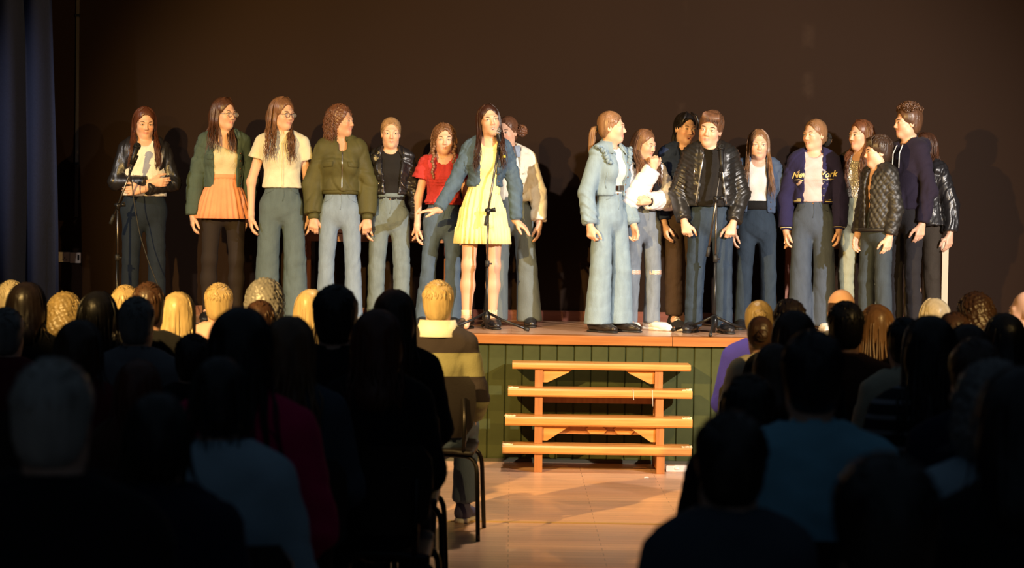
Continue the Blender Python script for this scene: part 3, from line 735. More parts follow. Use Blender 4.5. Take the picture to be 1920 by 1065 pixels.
green_paint.node_tree.nodes['Principled BSDF'].inputs['Specular IOR Level'].default_value = .2
def struct(mb, name, m): return tag(mb.obj(name, m), kind='structure')
fl = MB(); fl.box((0,-7.0,-.05), (14,14.4,.1)); struct(fl, 'floor', hall_floor)
sf = MB(); sf.box((0,.97,ST-.03), (13,1.86,.06)); struct(sf, 'floor_stage', stage_floor)
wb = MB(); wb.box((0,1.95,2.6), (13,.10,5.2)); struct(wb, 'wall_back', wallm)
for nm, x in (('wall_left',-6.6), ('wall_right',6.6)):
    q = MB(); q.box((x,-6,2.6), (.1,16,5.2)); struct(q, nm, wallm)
bb = MB(); bb.box((0,1.885,ST+.034), (12.9,.03,.068)); bb.box((0,1.89,ST+.071), (12.9,.016,.008)); struct(bb, 'baseboard_back', red_wood)
# stage front: painted tongue-and-groove boards on a backing wall
wf = MB(); wf.box((0,.03,.385), (12.9,.02,.77)); front = struct(wf, 'wall_stage_front', green_paint)
bd = MB(); W_ = .1085
out = [(-W_/2,.02),(-W_/2,.006),(-W_/2+.006,0),(W_/2-.006,0),(W_/2,.006),(W_/2,.02)]
bd.add([(x,y,z) for z in (.022,.772) for x,y in out], [np.array([[i,(i+1)%6,(i+1)%6+6,i+6] for i in range(6)]), np.arange(6)[::-1][None], (np.arange(6)+6)[None]], 0, False)
bme = bd.mesh('board', green_paint)
r = random.Random(3)
for i in range(-33, 34):
    o = link('board', bme, front); o.location = (i*.1115+.02, .0 + r.uniform(0,.003), 0)
q = MB(); q.box((0,.004,.011), (12.9,.02,.022)); struct(q, 'baseboard_stage', mat('dark_skirting', (.05,.045,.025), .6, kind='noise', bump=.05))
# lip: long varnished boards, butted end to end
lip = tag(empty('trim_1'), kind='structure')
js = [-5.9,-3.75,-1.35,1.045,3.4,5.9]
for a, b in zip(js[:-1], js[1:]):
    q = MB(); z0, z1, c = ST-.058, ST+.002, .006
    pr = [(-.034,z0),(-.034,z1-c),(-.034+c,z1),(.085,z1),(.085,z0)]
    q.add([(x,y,z) for x in (a+.0015,b-.0015) for y,z in pr], [np.array([[i,(i+1)%5,(i+1)%5+5,i+5] for i in range(5)]), np.arange(5)[::-1][None], (np.arange(5)+5)[None]], 0, False)
    q.obj('edge_board', lip_wood, lip)
# a court line on the hall floor
p0 = at(845,981,3612/ (563/1.555)); q = MB(); q.box((-1.5,p0.y,.001), (5.2,.04,.003)); struct(q, 'trim_2', mat('yellow_floor_line', (.62,.36,.09), .5, kind='noise', bump=.02))

# curtain at the side of the stage
cm = mat('blue_velvet', (.020,.028,.075), .95, kind='noise', bump=.15, scale=80, color2=(.024,.034,.09))
xs = np.linspace(-5.3,-3.29,150); q = MB(); rings = []
for z in np.linspace(ST+.012, 4.7, 14):
    f = (z-ST)/3.8; a = .055+.012*math.sin(z*2); sw = .015*math.sin(z*1.7)
    y = 1.15 + a*np.sin((xs+sw)*30+.5*np.sin(xs*9)) + .03*np.sin(xs*11+z*.6)
    xx = xs + (.02*math.sin(z*1.3)+.05*(1-f))*(xs+5.3)/2 + .012*np.cos(xs*30)
    rings.append(np.stack([xx, y, np.full_like(xs,z)], -1))
R = np.array(rings); back = R.copy(); back[...,1] += .008
q.loft(R, closed=False); q.loft(back[::-1], closed=False); q.loft(np.stack([R[:,-1], back[:,-1]],0), closed=False)
tag(q.obj('stage_curtain', cm), 'dark blue pleated velvet curtain hanging at the side of the stage', 'curtain')

# conduit and socket on the wall
metal = mat('steel', (.16,.15,.14), .35, 1); dark_metal = mat('black_metal', (.02,.02,.021), .35, .6); chrome = mat('chrome', (.7,.68,.65), .18, 1)
a = at(141,470,14.36); cond = empty('wall_conduit', (a.x,1.9,1.55)); tag(cond, 'thin dark cable conduit running down the wall to the socket', 'pipe')
q = MB(); q.box((0,-.008,1.55), (.022,.016,3.1)); q.obj('trunking', mat('brown_trunking', (.05,.038,.03), .5, kind='noise', bump=.03), cond)
for z in (.4,1.5,2.6):
    q = MB(); q.box((0,-.010,z), (.034,.02,.02)); q.obj('clip', dark_metal, cond)
a = at(122,482,14.38); so = empty('wall_socket', (a.x,1.9,a.z)); tag(so, 'double electrical socket plate with a small switch box on the wall', 'socket')
plate = mat('socket_plate', (.5,.43,.38), .4, kind='noise', bump=.02); plate2 = mat('switch_plate', (.55,.48,.43), .4, kind='noise', bump=.02)
q = MB(); q.box((-.035,-.014,0), (.146,.028,.075)); q.obj('plate', plate, so)
q = MB(); q.box((.078,-.017,-.004), (.075,.034,.078)); q.obj('switch_box', plate2, so)
for x in (-.075,.0):
    for dx, dz, w_, h_ in ((0,-.006,.006,.014),(-.011,-.022,.011,.006),(.011,-.022,.011,.006)):
        q = MB(); q.box((x+dx,-.028,dz), (w_,.003,h_)); q.obj('pin_hole', dark_metal, so)
    q = MB(); q.box((x,-.031,.020), (.016,.008,.022)); q.obj('rocker', plate2, so)
q = MB(); q.box((.104,-.035,-.002), (.012,.004,.04)); q.obj('rocker', dark_metal, so)

# low tables against the wall
tab_top = woodmat('table_top_wood', (.26,.10,.05), (.34,.14,.07), .45); tab_leg = mat('cream_painted_leg', (.55,.45,.30), .5, kind='noise', bump=.04); tab_leg2 = woodmat('table_leg_wood', (.24,.075,.035), (.30,.10,.05), .5, (40,40,3))
def table(x0, x1, label, lm):
    t = empty('low_table', ((x0+x1)/2,1.66,ST)); tag(t, label, 'table'); w = x1-x0
    q = MB(); q.box((0,0,.648), (w,.36,.024)); q.obj('table_top', tab_top, t)
    for y in (-.155,.155):
        q = MB(); q.box((0,y,.602), (w-.06,.02,.06)); q.obj('apron', tab_top, t)
    for i, x in enumerate((-w/2+.035, w/2-.035)):
        for y in (-.15,.15):
            q = MB(); q.box((x,y,.317), (.045,.045,.634)); q.obj('leg', lm[i], t)
        q = MB(); q.box((x,0,.602), (.02,.28,.06)); q.obj('apron', lm[i], t)
xa, xb = at(1474,450,14.2).x, at(1770,453,14.2).x
table(xa, xb, 'low wooden table against the wall with a cream painted end leg', (tab_leg2, tab_leg))
xa, xb = at(566,437,14.2).x, at(850,437,14.2).x
table(xa, xb, 'low dark wooden table against the wall behind the girl in red', (tab_leg2, tab_leg2))

# wooden steps up to the stage
steps = empty('stage_steps', (0,0,0)); tag(steps, 'varnished pine steps with four broad treads standing against the stage front', 'steps')
def bev(x0,x1,y0,y1,z0,z1,c=.005):
    q = MB(); pr = [(y0,z0+c),(y0,z1-c),(y0+c,z1),(y1-c,z1),(y1,z1-c),(y1,z0+c),(y1-c,z0),(y0+c,z0)]
    return q.add([(x,y,z) for x in (x0,x1) for y,z in pr], [np.array([[i,(i+1)%8,(i+1)%8+8,i+8] for i in range(8)]), np.arange(8)[::-1][None], (np.arange(8)+8)[None]], 0, False)
TZ = (.17,.34,.51,.668); TY = (-.54,-.45,-.36,-.28); TX = ((-.045,1.135),(-.03,1.145),(-.015,1.15),(.01,1.145)); TT = (.052,.056,.050,.040)
pale = mat('worn_bare_wood', (.75,.62,.42), .8, kind='noise', bump=.4, scale=60, color2=(.62,.45,.25))
for i in range(4):
    td = bev(*TX[i], TY[i], TY[i]+.225, TZ[i]-TT[i], TZ[i], .011).obj('tread', step_wood, steps)
    if i < 3:      # splintered pale corners
        for e in (0,1):
            xx = TX[i][e]; sg = 1 if e == 0 else -1; q = MB(); rr = random.Random(i*2+e); k = 9
            P = [(xx+sg*(.002+.07*j/k), TY[i]+.012+rr.uniform(0,.012), TZ[i]+.001+rr.uniform(0,.004)) for j in range(k)]
            q.tube(P, [.009*(1-j/k*.6)+rr.uniform(0,.003) for j in range(k)], 6); q.obj('worn_corner', pale, td)
for x in (.18,.945):
    zb = 0
    for i in range(4):
        zt = TZ[i]-TT[i]; bev(x-.025,x+.025,TY[i]+.03,TY[i]+.12,zb,zt,.003).obj('post', shaded_post_wood, steps); zb = TZ[i]
    bev(x-.022,x+.022,-.12,-.07,0,TZ[3]-TT[3],.003).obj('post', shaded_post_wood, steps)
    bev(x-.022,x+.022,-.42,-.07,.02,.09,.003).obj('side_rail', shaded_post_wood, steps)
for i, (zt, w_, h_) in ((3,(TZ[3]-TT[3]-.001,.19,.085)),(1,(TZ[1]-TT[1]-.001,.17,.095))):
    for x, sg in ((.206,1),(.919,-1)):
        q = MB(); o_ = [(x,zt),(x+sg*w_,zt),(x+sg*(w_-.03),zt-.022),(x+sg*.03,zt-h_),(x,zt-h_)]
        q.prism(o_ if sg < 0 else o_[::-1], TY[i]+.05, TY[i]+.075); q.obj('gusset', step_wood, steps)
q = MB(); zt = TZ[1]-TT[1]-.002; q.prism([(.21,zt-.055),(.915,zt-.055),(.915,zt),(.21,zt)], TY[1]+.10, TY[1]+.125); q.obj('rail', shaded_post_wood, steps)
for x0 in (.48,.655):
    q = MB(); q.prism([(x0,zt-.02),(x0+.03,zt-.052),(x0+.11,zt-.052),(x0+.135,zt-.025),(x0+.10,zt-.004),(x0+.02,zt-.004)], TY[1]+.085, TY[1]+.10); q.obj('rail_block', step_wood, steps)
q = MB(); q.prism([(.21,.40),(.915,.40),(.915,.46),(.21,.46)], -.10, -.075); q.obj('rail', shaded_post_wood, steps)
for x in (.775,.895):     # string tied round a tread
    q = MB(); y = TY[2]-.003; q.tube([(x,y+.03,TZ[2]+.003),(x,y,TZ[2]+.002),(x+.002,y,TZ[2]-.02),(x+.004,y,TZ[2]-.055),(x+.006,y+.001,TZ[2]-(.06 if x<.8 else .10))], .0018, 5); q.obj('string', mat('white_string', (.8,.75,.62), .9), steps)
# a white connector box and scraps on the floor by the steps
bx = empty('connector_box', (1.055,-.38,0)); tag(bx, 'small white connector box lying on the floor beside the foot of the steps', 'box')
wp = mat('white_plastic', (.8,.76,.70), .35, kind='noise', bump=.02)
bev(-.065,.065,-.02,.02,0,.042,.004).obj('case', wp, bx)
q = MB(); q.ball((-.0,-.021,.022), (.018,.005,.008)); q.obj('switch', mat('switch_white', (.85,.82,.8), .2, kind='noise', bump=.01), bx)
pp = mat('paper_scrap', (.8,.75,.68), .8, kind='noise', bump=.1)
for i, (px, py, wd) in enumerate(((1050,877,.10),(1200,878,.09),(1212,896,.03),(990,859,.05))):
    D = 3612*1.555/(py-420); a = at(px, py, D); q = MB(); q.add([(-wd/2,-.012,0),(wd/2,-.009,.001),(wd/2-.008,.012,.005),(-wd/2+.004,.013,.003),(-wd/2,-.012,.0015),(wd/2,-.009,.0025),(wd/2-.008,.012,.0065),(-wd/2+.004,.013,.0045)], [np.array([[3,2,1,0],[4,5,6,7],[0,1,5,4],[1,2,6,5],[2,3,7,6],[3,0,4,7]])], 0, False)
    o = q.obj('paper_scrap', pp); o.location = (a.x, a.y, .001)
    tag(o, ('thin white paper strip under the steps','thin white paper strip beside the connector box under the steps','tiny crumpled paper scrap in front of the steps','small pale scrap at the foot of the green stage front')[i], 'paper', 'paper scraps by the steps')

# ------------------------------------------------------------------ microphones and stands
grille = mat('mic_grille', (.30,.29,.28), .35, .9, kind='voronoi', bump=.6, scale=260)
grille_dark = mat('mic_grille_dark', (.03,.03,.03), .4, .8, kind='voronoi', bump=.6, scale=260)
def mic_stand(base, zj, tip, tail, label, rot=0.3, leg=.30):
    """tripod stand: hub, three legs, tube up to the joint, boom from tail through the joint to tip (local)"""
    t = empty('microphone_stand', base); tag(t, label, 'microphone stand', 'microphone stands')
    q = MB(); q.tube([(0,0,.05),(0,0,.09),(0,0,.13)], [.022,.026,.015], 12); q.obj('hub', dark_metal, t)
    for i in range(3):
        a = rot+i*2*math.pi/3; c, s_ = math.cos(a), math.sin(a); q = MB()
        q.tube([(c*.015,s_*.015,.115),(c*.12,s_*.12,.07),(c*leg,s_*leg,.016)], [.010,.009,.009], 8); l = q.obj('leg', dark_metal, t)
        q = MB(); q.tube([(c*(leg-.02),s_*(leg-.02),.019),(c*(leg+.012),s_*(leg+.012),.0125)], .0125, 8); q.obj('rubber_foot', black_rub, l)
    q = MB(); q.tube([(0,0,.01),(0,0,zj*.55)], .0105, 10); q.obj('lower_tube', dark_metal, t)
    q = MB(); q.tube([(0,0,zj*.5),(0,0,zj)], .0078, 10); q.obj('upper_tube', metal, t)
    q = MB(); q.tube([(0,0,zj*.53),(0,0,zj*.58)], .0155, 10); q.tube([(0,0,zj*.555),(.03,0,zj*.555)], .006, 8); q.obj('clutch', black_rub, t)
    q = MB(); q.tube([(0,0,zj-.03),(0,0,zj+.015)], .014, 10); q.tube([(-.022,0,zj),(.022,0,zj)], .012, 10); q.tube([(.02,0,zj),(.05,.0,zj+.006)], [.012,.017], 8); q.obj('joint', dark_metal, t)
    q = MB(); q.tube([tail,tip], .0075, 8); bo = q.obj('boom', metal, t)
    d = unit(np.array(tip)-np.array(tail)); q = MB(); q.tube([np.array(tail)-d*.005, np.array(tail)+d*.06], .0125, 8); q.obj('counterweight', black_rub, bo)
    q = MB(); q.tube([np.array(tip)-d*.05, np.array(tip)+d*.012], [.011,.013], 8); q.obj('clip', dark_metal, bo)
    return t
def microphone(a, b, label, gm=grille, band_m=None):
    """a = cable end, b = head end, world"""
    a, b = np.array(a), np.array(b); d = unit(b-a); t = empty('microphone', a); tag(t, label, 'microphone', 'microphones'); L = np.linalg.norm(b-a)
    q = MB(); q.tube([(0,0,0),d*L*.35,d*L*.72,d*L*.76], [.0125,.0150,.020,.0185], 14); q.obj('handle', dark_metal, t)
    q = MB(); q.tube([d*L*.76,d*L*.80], .0265, 16); q.obj('ring', chrome if gm is grille else dark_metal, t)
    q = MB(); Rm = np.stack([unit(np.cross(d,[.3,.9,.1])), unit(np.cross(d, np.cross(d,[.3,.9,.1]))), d], -1); q.ball(d*L*.87, (.0262,.0262,L*.14), 0, 18, Rm); q.obj('grille', gm, t)
    if band_m: q = MB(); q.tube([d*.0,d*.02], .0135, 12); q.obj('colour_band', band_m, t)
    return t
# singer's stand
D = 12.95; b0 = at(912,618,D); bp0 = np.array([b0.x, b0.y, ST+.002]); zj = at(912,395,D).z-ST
tip = at(936,262,D); tl = at(908,418,D); loc = lambda v: np.array(v)-bp0
tp = loc(tip)+[0,.10,-.02]; jt = np.array([0,0,zj]); tp2 = jt + unit(tp-jt)*np.linalg.norm(tp-jt); 
mic_stand(bp0, zj, tp2, jt-unit(tp-jt)*.10, 'black tripod microphone stand in front of the singer in the yellow dress', -.42)
pm = bp0+tp2; ma = at(946,296,D-.02); mh = at(931,238,D+.09); microphone((pm[0]+.035, pm[1]-.03, ma.z), (mh.x, mh.y+.06, mh.z), 'handheld microphone with pale grille and yellow end band at the singer\'s mouth', grille, mat('yellow_band', (.75,.6,.05), .5))
# boy's stand
D = 12.85; b0 = at(1339,616,D); bp0 = np.array([b0.x, b0.y, ST+.002]); zj = at(1338,372,D).z-ST; jt = np.array([.0,0,zj])
tp = np.array(at(1342,318,D))-bp0; tl = np.array(at(1317,478,D))-bp0; d_ = unit(tp-tl); tl2 = jt - d_*np.linalg.norm(jt-tl); tp2 = jt + d_*np.linalg.norm(tp-jt)
mic_stand(bp0, zj, tp2, tl2, 'black tripod microphone stand in front of the boy in the leather jacket', .35, .33)
pm = bp0+tp2; microphone((pm[0]+.004, pm[1]-.018, pm[2]-.015), (pm[0]-.002, pm[1]+.03, at(1341,268,D).z), 'black microphone with dark grille held upright on the boy\'s stand', grille_dark)
# stand at the far side with the slanted boom
D = 13.15; b0 = at(219,600,D); bp0 = np.array([b0.x, b0.y, ST+.002]); zj = at(222,385,D).z-ST; jt = np.array([0,0,zj])
tp = np.array(at(250,292,D))-bp0; tl = np.array(at(202,416,D))-bp0; d_ = unit(tp-tl); tp2 = jt+d_*np.linalg.norm(tp-jt); tl2 = jt-d_*np.linalg.norm(tl-jt)
mic_stand(bp0, zj, tp2, tl2, 'microphone stand with a long slanted boom in front of the girl with folded arms', .9)
pm = bp0+tp2; e = np.array(at(258,268,D)); microphone(pm+[-.03,-.02,-.05], (e[0]-.0, e[1]+.02, e[2]), 'black microphone at the top of the slanted boom', grille_dark)
q = MB(); st_ = pm+[-.03,-.02,-.05]; pts = [st_, st_+[-.02,-.01,-.05], st_+[.0,-.02,-.14]]
for px, py in ((246,330),(252,385),(262,440),(278,490),(296,535),(312,572)): v = at(px,py,D+.02); pts.append((v.x,v.y,v.z))
pts.append((pts[-1][0]+.06,pts[-1][1]-.05,ST+.008)); pts.append((pts[-1][0]+.3,pts[-1][1]+.03,ST+.008))
q.tube(resample(np.array(pts), .03), .0042, 6); tag(q.obj('microphone_cable', black_rub), 'thin black cable hanging from the microphone on the slanted boom', 'cable')
# ------------------------------------------------------------------ performers
GL = mat('lens_glass', (.9,.9,.9), .05); GL.node_tree.nodes['Principled BSDF'].inputs['Alpha'].default_value = .10
BLK = cloth('black_cotton', (.014,.013,.013)); WHITE = cloth('white_cotton', (.74,.72,.66)); BRASS = mat('brass', (.6,.42,.18), .3, 1)
BUTTON = mat('copper_button', (.30,.17,.10), .35, .8); SILVER = mat('silver_zip', (.6,.58,.55), .3, 1)
SEAM = mat('denim_stitch', (.35,.28,.17), .8)
count = [0]
def performer(px, top, D, label, yaw=0, dx=0, **kw):
    p = at(px, 400, D); count[0] += 1
    root = empty('person', (p.x, p.y, ST+.001), math.radians(yaw)); tag(root, label, 'person')
    h = at(px, top, D).z - ST - .012
    return Person(root, h, seed=count[0], **kw)
H_AUB = hairmat('auburn_hair', (.11,.035,.016)); H_BRN = hairmat('brown_hair', (.085,.034,.016)); H_LBR = hairmat('light_brown_hair', (.20,.095,.045)); H_CUR = hairmat('chestnut_curls', (.15,.062,.03))
H_BLD = hairmat('blonde_hair', (.42,.25,.12), 1.6); H_DRK = hairmat('dark_brown_hair', (.035,.016,.009)); H_BLK = hairmat('black_hair', (.012,.009,.008)); H_DBL = hairmat('dark_blonde_hair', (.27,.14,.065), 1.7)
def fly(P, m, jeans, zw=.945):
    """waistband, belt loops, fly button and hip pockets on a pair of jeans"""
    u = P.u; bv = P.bvh()
    P.band('waistband', m, P.Z(zw-.03), P.Z(zw), .014, jeans)
    P.stud('button', BUTTON, [(P.wai[0]*.5, P.Z(zw-.045))], jeans, .006, bv)
    for q in (-1,1): P.strip('pocket_seam', m, [(q*.045*u, P.Z(zw-.035)), (q*.06*u, P.Z(zw-.075)), (q*.105*u, P.Z(zw-.10))], jeans, .0028, bv)
    P.strip('fly_seam', m, [(.006, P.Z(zw-.03)), (.010, P.Z(zw-.11)), (0, P.Z(zw-.15))], jeans, .0028, bv)
def denim_details(P, m, j, open_w, hemz, pockets=True, xs=.085, zp=1.12):
    u = P.u; bv = P.bvh()
    for q in (-1,1):
        if pockets:
            P.drape('pocket_flap', m, [(q*(xs-.035)*u,P.Z(zp)),(q*(xs+.035)*u,P.Z(zp)),(q*(xs+.033)*u,P.Z(zp-.035)),(q*(xs-.033)*u,P.Z(zp-.035))], j, .006, bv)
            P.stud('button', BUTTON, [(q*xs*u, P.Z(zp-.025)-.0)], j, .005, bv)
        P.strip('seam', m, [(q*(open_w+.045)*u, P.Z(zp-.04)), (q*(open_w+.030)*u, P.Z(hemz+.05))], j, .003, bv)
    P.stud('button', BUTTON, [((open_w+.015)*u, P.Z(z)) for z in np.arange(hemz+.03, 1.16, .05)], j, .0055, bv)

# 1 girl with folded arms
P = performer(270,198,13.55,'girl with long auburn hair and folded arms in a black leather jacket and white t-shirt', 14, bw=1.16, head=(6,12,0), skin='fair', brow=(.06,.03,.02),
  arms={-1: ((.07,-.03,-.235),(-.17,-.16,-.235),{'d':(1,-.15,.05),'n':(0,1,.1),'t':(0,0,1),'curl':.35}), 1: ((.075,-.03,-.235),(-.15,-.175,-.285),{'d':(-1,-.05,-.12),'n':(0,1,0),'t':(0,.1,1),'curl':.3})})
P.build_body(.017); P.trousers(denim('navy_denim',(.014,.021,.034)),'straight',band=False); j = P.topgar('t_shirt', WHITE, .014, .875, .3, fat=.012, neckdrop=.02)
L1 = leather('black_leather'); j = P.topgar('leather_jacket', L1, .026, .90, .93, ru=.048, re=.046, rw=.038, opening=(.085,.05,.0), wr=.0045, wl=.05, neckdrop=.03)
P.collar(L1, j, 'shirt', .068, .055, .75); bv = P.bvh()
for q in (-1,1): P.strip('zip', SILVER, [(q*.062,P.Z(1.15)),(q*.095,P.Z(.93))], j, .0035, bv)
P.hair('long', H_AUB, .26, wave=.004, part=.0, nl=230); P.shoes('boot')

# 2 girl in orange skirt
P = performer(419,181,13.5,'girl with half-up brown hair and glasses in a green denim jacket and orange pleated skirt', 12, head=(38,0,0), skin='fair', arms={-1:((.06,.03,-.26),(.075,.0,-.49)),1:((.05,.03,-.26),(.03,.02,-.49))})
P.build_body(.017)
S = Solid(); P.torso(S,.004); [P.leg(S,q,.006) for q in (-1,1)]; S.above(P.Z(.9)); S.below(.06); P.garment('tights', S, mat('black_nylon',(.012,.006,.004),.85,kind='noise',bump=.05,scale=200), .009, 0)
sk = cloth('orange_cotton', (.74,.31,.16)); th = np.linspace(0,2*math.pi,145)[:-1]; rg = []
for z, rr, am in ((.985,.104,.0),(.955,.107,.001),(.90,.124,.002),(.885,.130,.004),(.83,.148,.006),(.76,.166,.009),(.695,.183,.012),(.693,.178,.012),(.76,.160,.009),(.9,.112,.0)):
    w_ = rr + am*np.abs(np.sin(th*13+.4*np.sin(th*5)))*1.6; rg.append(np.stack([w_*P.u*np.cos(th), w_*.80*P.u*np.sin(th)+.004, np.full_like(th, P.Z(z))], -1))
o = MB().loft(rg).obj('pleated_skirt', sk, P.root); P.band('waistband', sk, P.Z(.955), P.Z(.99), .012, o)
P.topgar('top', cloth('cream_knit',(.56,.51,.34)), .010, .975, .0, neck=(.085,.06), one_shoulder=True, wr=.001)
DG = denim('green_denim',(.060,.088,.075)); j = P.topgar('denim_jacket', DG, .026, .90, 1.0, ru=.047, re=.047, rw=.043, opening=(.075,.085,.005), wr=.004, wl=.06, neckdrop=.03)
P.collar(DG, j, 'shirt', .072, .05, .95); denim_details(P, DG, j, .09, .90)
for q in (-1,1): P.cuff('cuff', DG, q, .05*P.u, j, .9, 1.0, .002)
P.hair('long', H_BRN, .20, wave=.006, part=.01, nl=230, vol=.003); P.glasses(mat('thin_gold_frame',(.45,.32,.2),.3,.8), GL); P.shoes('boot')

# 3 girl in white shirt
P = performer(528,181,13.35,'girl with long wavy brown hair and glasses in a short-sleeved cream shirt and wide jeans', 10, head=(36,2,0), skin='fair', arms={-1:((.075,.01,-.26),(.075,-.02,-.49)),1:((.05,.03,-.26),(.06,.03,-.49))})
P.build_body(.009); tj = P.trousers(denim('washed_green_blue_denim',(.085,.120,.135)),'wide',.965); fly(P, MATS['washed_green_blue_denim'], tj, .965)
CS = cloth('cream_shirt_cotton',(.64,.61,.47)); j = P.topgar('shirt', CS, .014, .905, .21, ru=.052, re=.085, neck=(.058,.05), neckdrop=0, wr=.0018, hemflare=.004); P.collar(CS, j, 'stand', .052, .03, .15, .025); bv = P.bvh()
P.strip('button_band', CS, [(.0,P.Z(1.20)),(.0,P.Z(.91))], j, .006, bv); P.stud('button', mat('pearl_button',(.75,.72,.65),.3), [(0,P.Z(z)) for z in np.arange(.93,1.2,.045)], j, .004, bv)
P.hair('long', H_LBR, .27, wave=.012, vol=.008, nl=230); P.glasses(mat('dark_frame',(.03,.02,.02),.3), GL); P.shoes('boot')

# 4 curly girl in olive bomber
P = performer(638,195,13.35,'girl with shoulder-length curly hair in an olive green bomber jacket and pale flared jeans', 4, bw=.94, sw=.92, head=(62,-3,0), skin='tan', arms={-1:((.075,.02,-.25),(.065,-.05,-.47),{'n':(0,1,0),'t':(1,-.2,0),'curl':.6}),1:((.07,.02,-.25),(.07,-.05,-.47),{'n':(0,1,0),'t':(-1,-.2,0),'curl':.6})})
P.build_body(.017); tj = P.trousers(denim('pale_blue_denim',(.165,.225,.305),1.6),'boot',.94,wr=.004); fly(P, MATS['pale_blue_denim'], tj, .94)
OL = mat('olive_nylon',(.070,.066,.024),.55,kind='weave',bump=.12,scale=90,color2=(.084,.080,.030)); j = P.topgar('bomber_jacket', OL, .034, .915, .95, ru=.055, re=.058, rw=.050, wr=.0055, wl=.085, neck=(.056,.05), neckdrop=.004, opening=(.0015,.028,.012), closed_from=P.Z(1.19)); bv = P.bvh()
P.strip('zip', SILVER, [(.012,P.Z(1.20)),(.010,P.Z(.92))], j, .0042, bv); P.collar(OL, j, 'rib', .06, .03, .5, .035)
for q in (-1,1):
    P.drape('pocket_flap', OL, [(q*.05,P.Z(1.115)),(q*.125,P.Z(1.115)),(q*.122,P.Z(1.075)),(q*.055,P.Z(1.08))], j, .007, bv); P.stud('button', SILVER, [(q*.088,P.Z(1.09))], j, .005, bv); P.cuff('cuff', OL, q, .034*P.u, j, .94, 1.03, .004)
P.band('hem_band', OL, P.Z(.895), P.Z(.935), .028, j); P.hair('curly', H_CUR, .10, vol=.010, curl=.010, nl=220, lockr=.0065, front=False, wave=.004); P.shoes('trainer')

# 5 blonde girl in biker jacket
P = performer(731,218,13.45,'blonde girl with tied-back hair in a cropped black biker jacket and faded jeans', 3, bw=.95, sw=.95, head=(4,3,0), skin='fair', brow=(.16,.09,.05), arms={-1:((.065,.0,-.25),(.05,-.05,-.47)),1:((.065,.0,-.25),(.085,-.05,-.46))})
P.build_body(.017); tj = P.trousers(denim('faded_grey_blue_denim',(.13,.17,.19),1.6),'straight',.955,wr=.004); fly(P, MATS['faded_grey_blue_denim'], tj, .955); P.topgar('top', BLK, .006, .90, .2, neckdrop=.012, wr=.001)
L2 = leather('black_biker_leather'); j = P.topgar('biker_jacket', L2, .026, .945, .92, ru=.046, re=.045, rw=.038, opening=(.045,.075,.01), wr=.005, wl=.045, neckdrop=.03); P.collar(L2, j, 'shirt', .070, .055, .9, .04); bv = P.bvh()
for q in (-1,1):
    P.drape('lapel', L2, [(q*.062,P.Z(1.205)),(q*.115,P.Z(1.17)),(q*.085,P.Z(1.09)),(q*.060,P.Z(1.04))], j, .009, bv); P.stud('stud', SILVER, [(q*.095,P.Z(1.155)),(q*.08,P.Z(1.10))], j, .004, bv)
    P.strip('zip', SILVER, [(q*.05,P.Z(1.03)),(q*.046,P.Z(.955))], j, .0035, bv); P.strip('zip', SILVER, [(q*.075,P.Z(1.03)),(q*.11,P.Z(.99))], j, .003, bv); P.cuff('cuff', L2, q, .036*P.u, j, .86, .93, .003)
b = P.band('belt', L2, P.Z(.945), P.Z(.972), .030, j, (.05,.01))
P.hair('back', H_BLD, .0, tail=('tail',(0,.118,.02),(0,.01,-.13)), tie=(BLK,.016,.005)); P.shoes('boot')

# 6 girl in red
P = performer(831,230,13.38,'smiling girl with curly plaits in a red puff-sleeved top', 0, head=(6,2,0), skin='fair', arms={-1:((.06,.01,-.25),(.065,-.04,-.47)),1:((.05,.02,-.25),(.05,-.04,-.47))}, legs={-1:(.125,0),1:(.075,0)})
P.build_body(.009, mouth='smile'); tj = P.trousers(denim('blue_flared_denim',(.065,.098,.145),1.6),'flare',.95,wr=.0038); fly(P, MATS['blue_flared_denim'], tj, .95)
RED = cloth('red_cotton',(.42,.040,.036)); j = P.topgar('puff_sleeved_top', RED, .014, .915, .22, ru=.060, re=.10, neck=(.085,.06), neckdrop=.045, wr=.004, wl=.04, hemflare=.012); bv = P.bvh()
for z in (1.09,1.07,1.05): P.strip('gathered_seam', RED, [(-.11,P.Z(z)),(.11,P.Z(z))], j, .004, bv)
th = np.linspace(0,2*math.pi,97)[:-1]; rg = []
for z, rr in ((.955,.108),(.93,.118),(.905,.132),(.904,.126)):
    w_ = rr+.006*np.sin(th*17)*(.96-z)*20; rg.append(np.stack([w_*P.u*np.cos(th), w_*.78*P.u*np.sin(th), np.full_like(th,P.Z(z))],-1))
MB().loft(rg).obj('peplum_frill', RED, j)
hb = P.hair('curly', H_LBR, .10, vol=.006, curl=.009, nl=200, lockr=.006, front=False)
for q in (-1,1):      # plait
    q_ = MB(); A = P.hp((q*.078,-.01,-.03)); ps = [A]
    for i in range(1,14): ps.append(np.array([A[0]+q*.006+ (.006*math.sin(i*1.6)), A[1]+(-.112-A[1])*min(1,i/6), A[2]-.018*i]))
    for i, v in enumerate(ps): q_.ball(v, (.015-.0005*i,.013,.014), 0, 8)
    q_.obj('plait', H_LBR, hb)
P.shoes('boot')

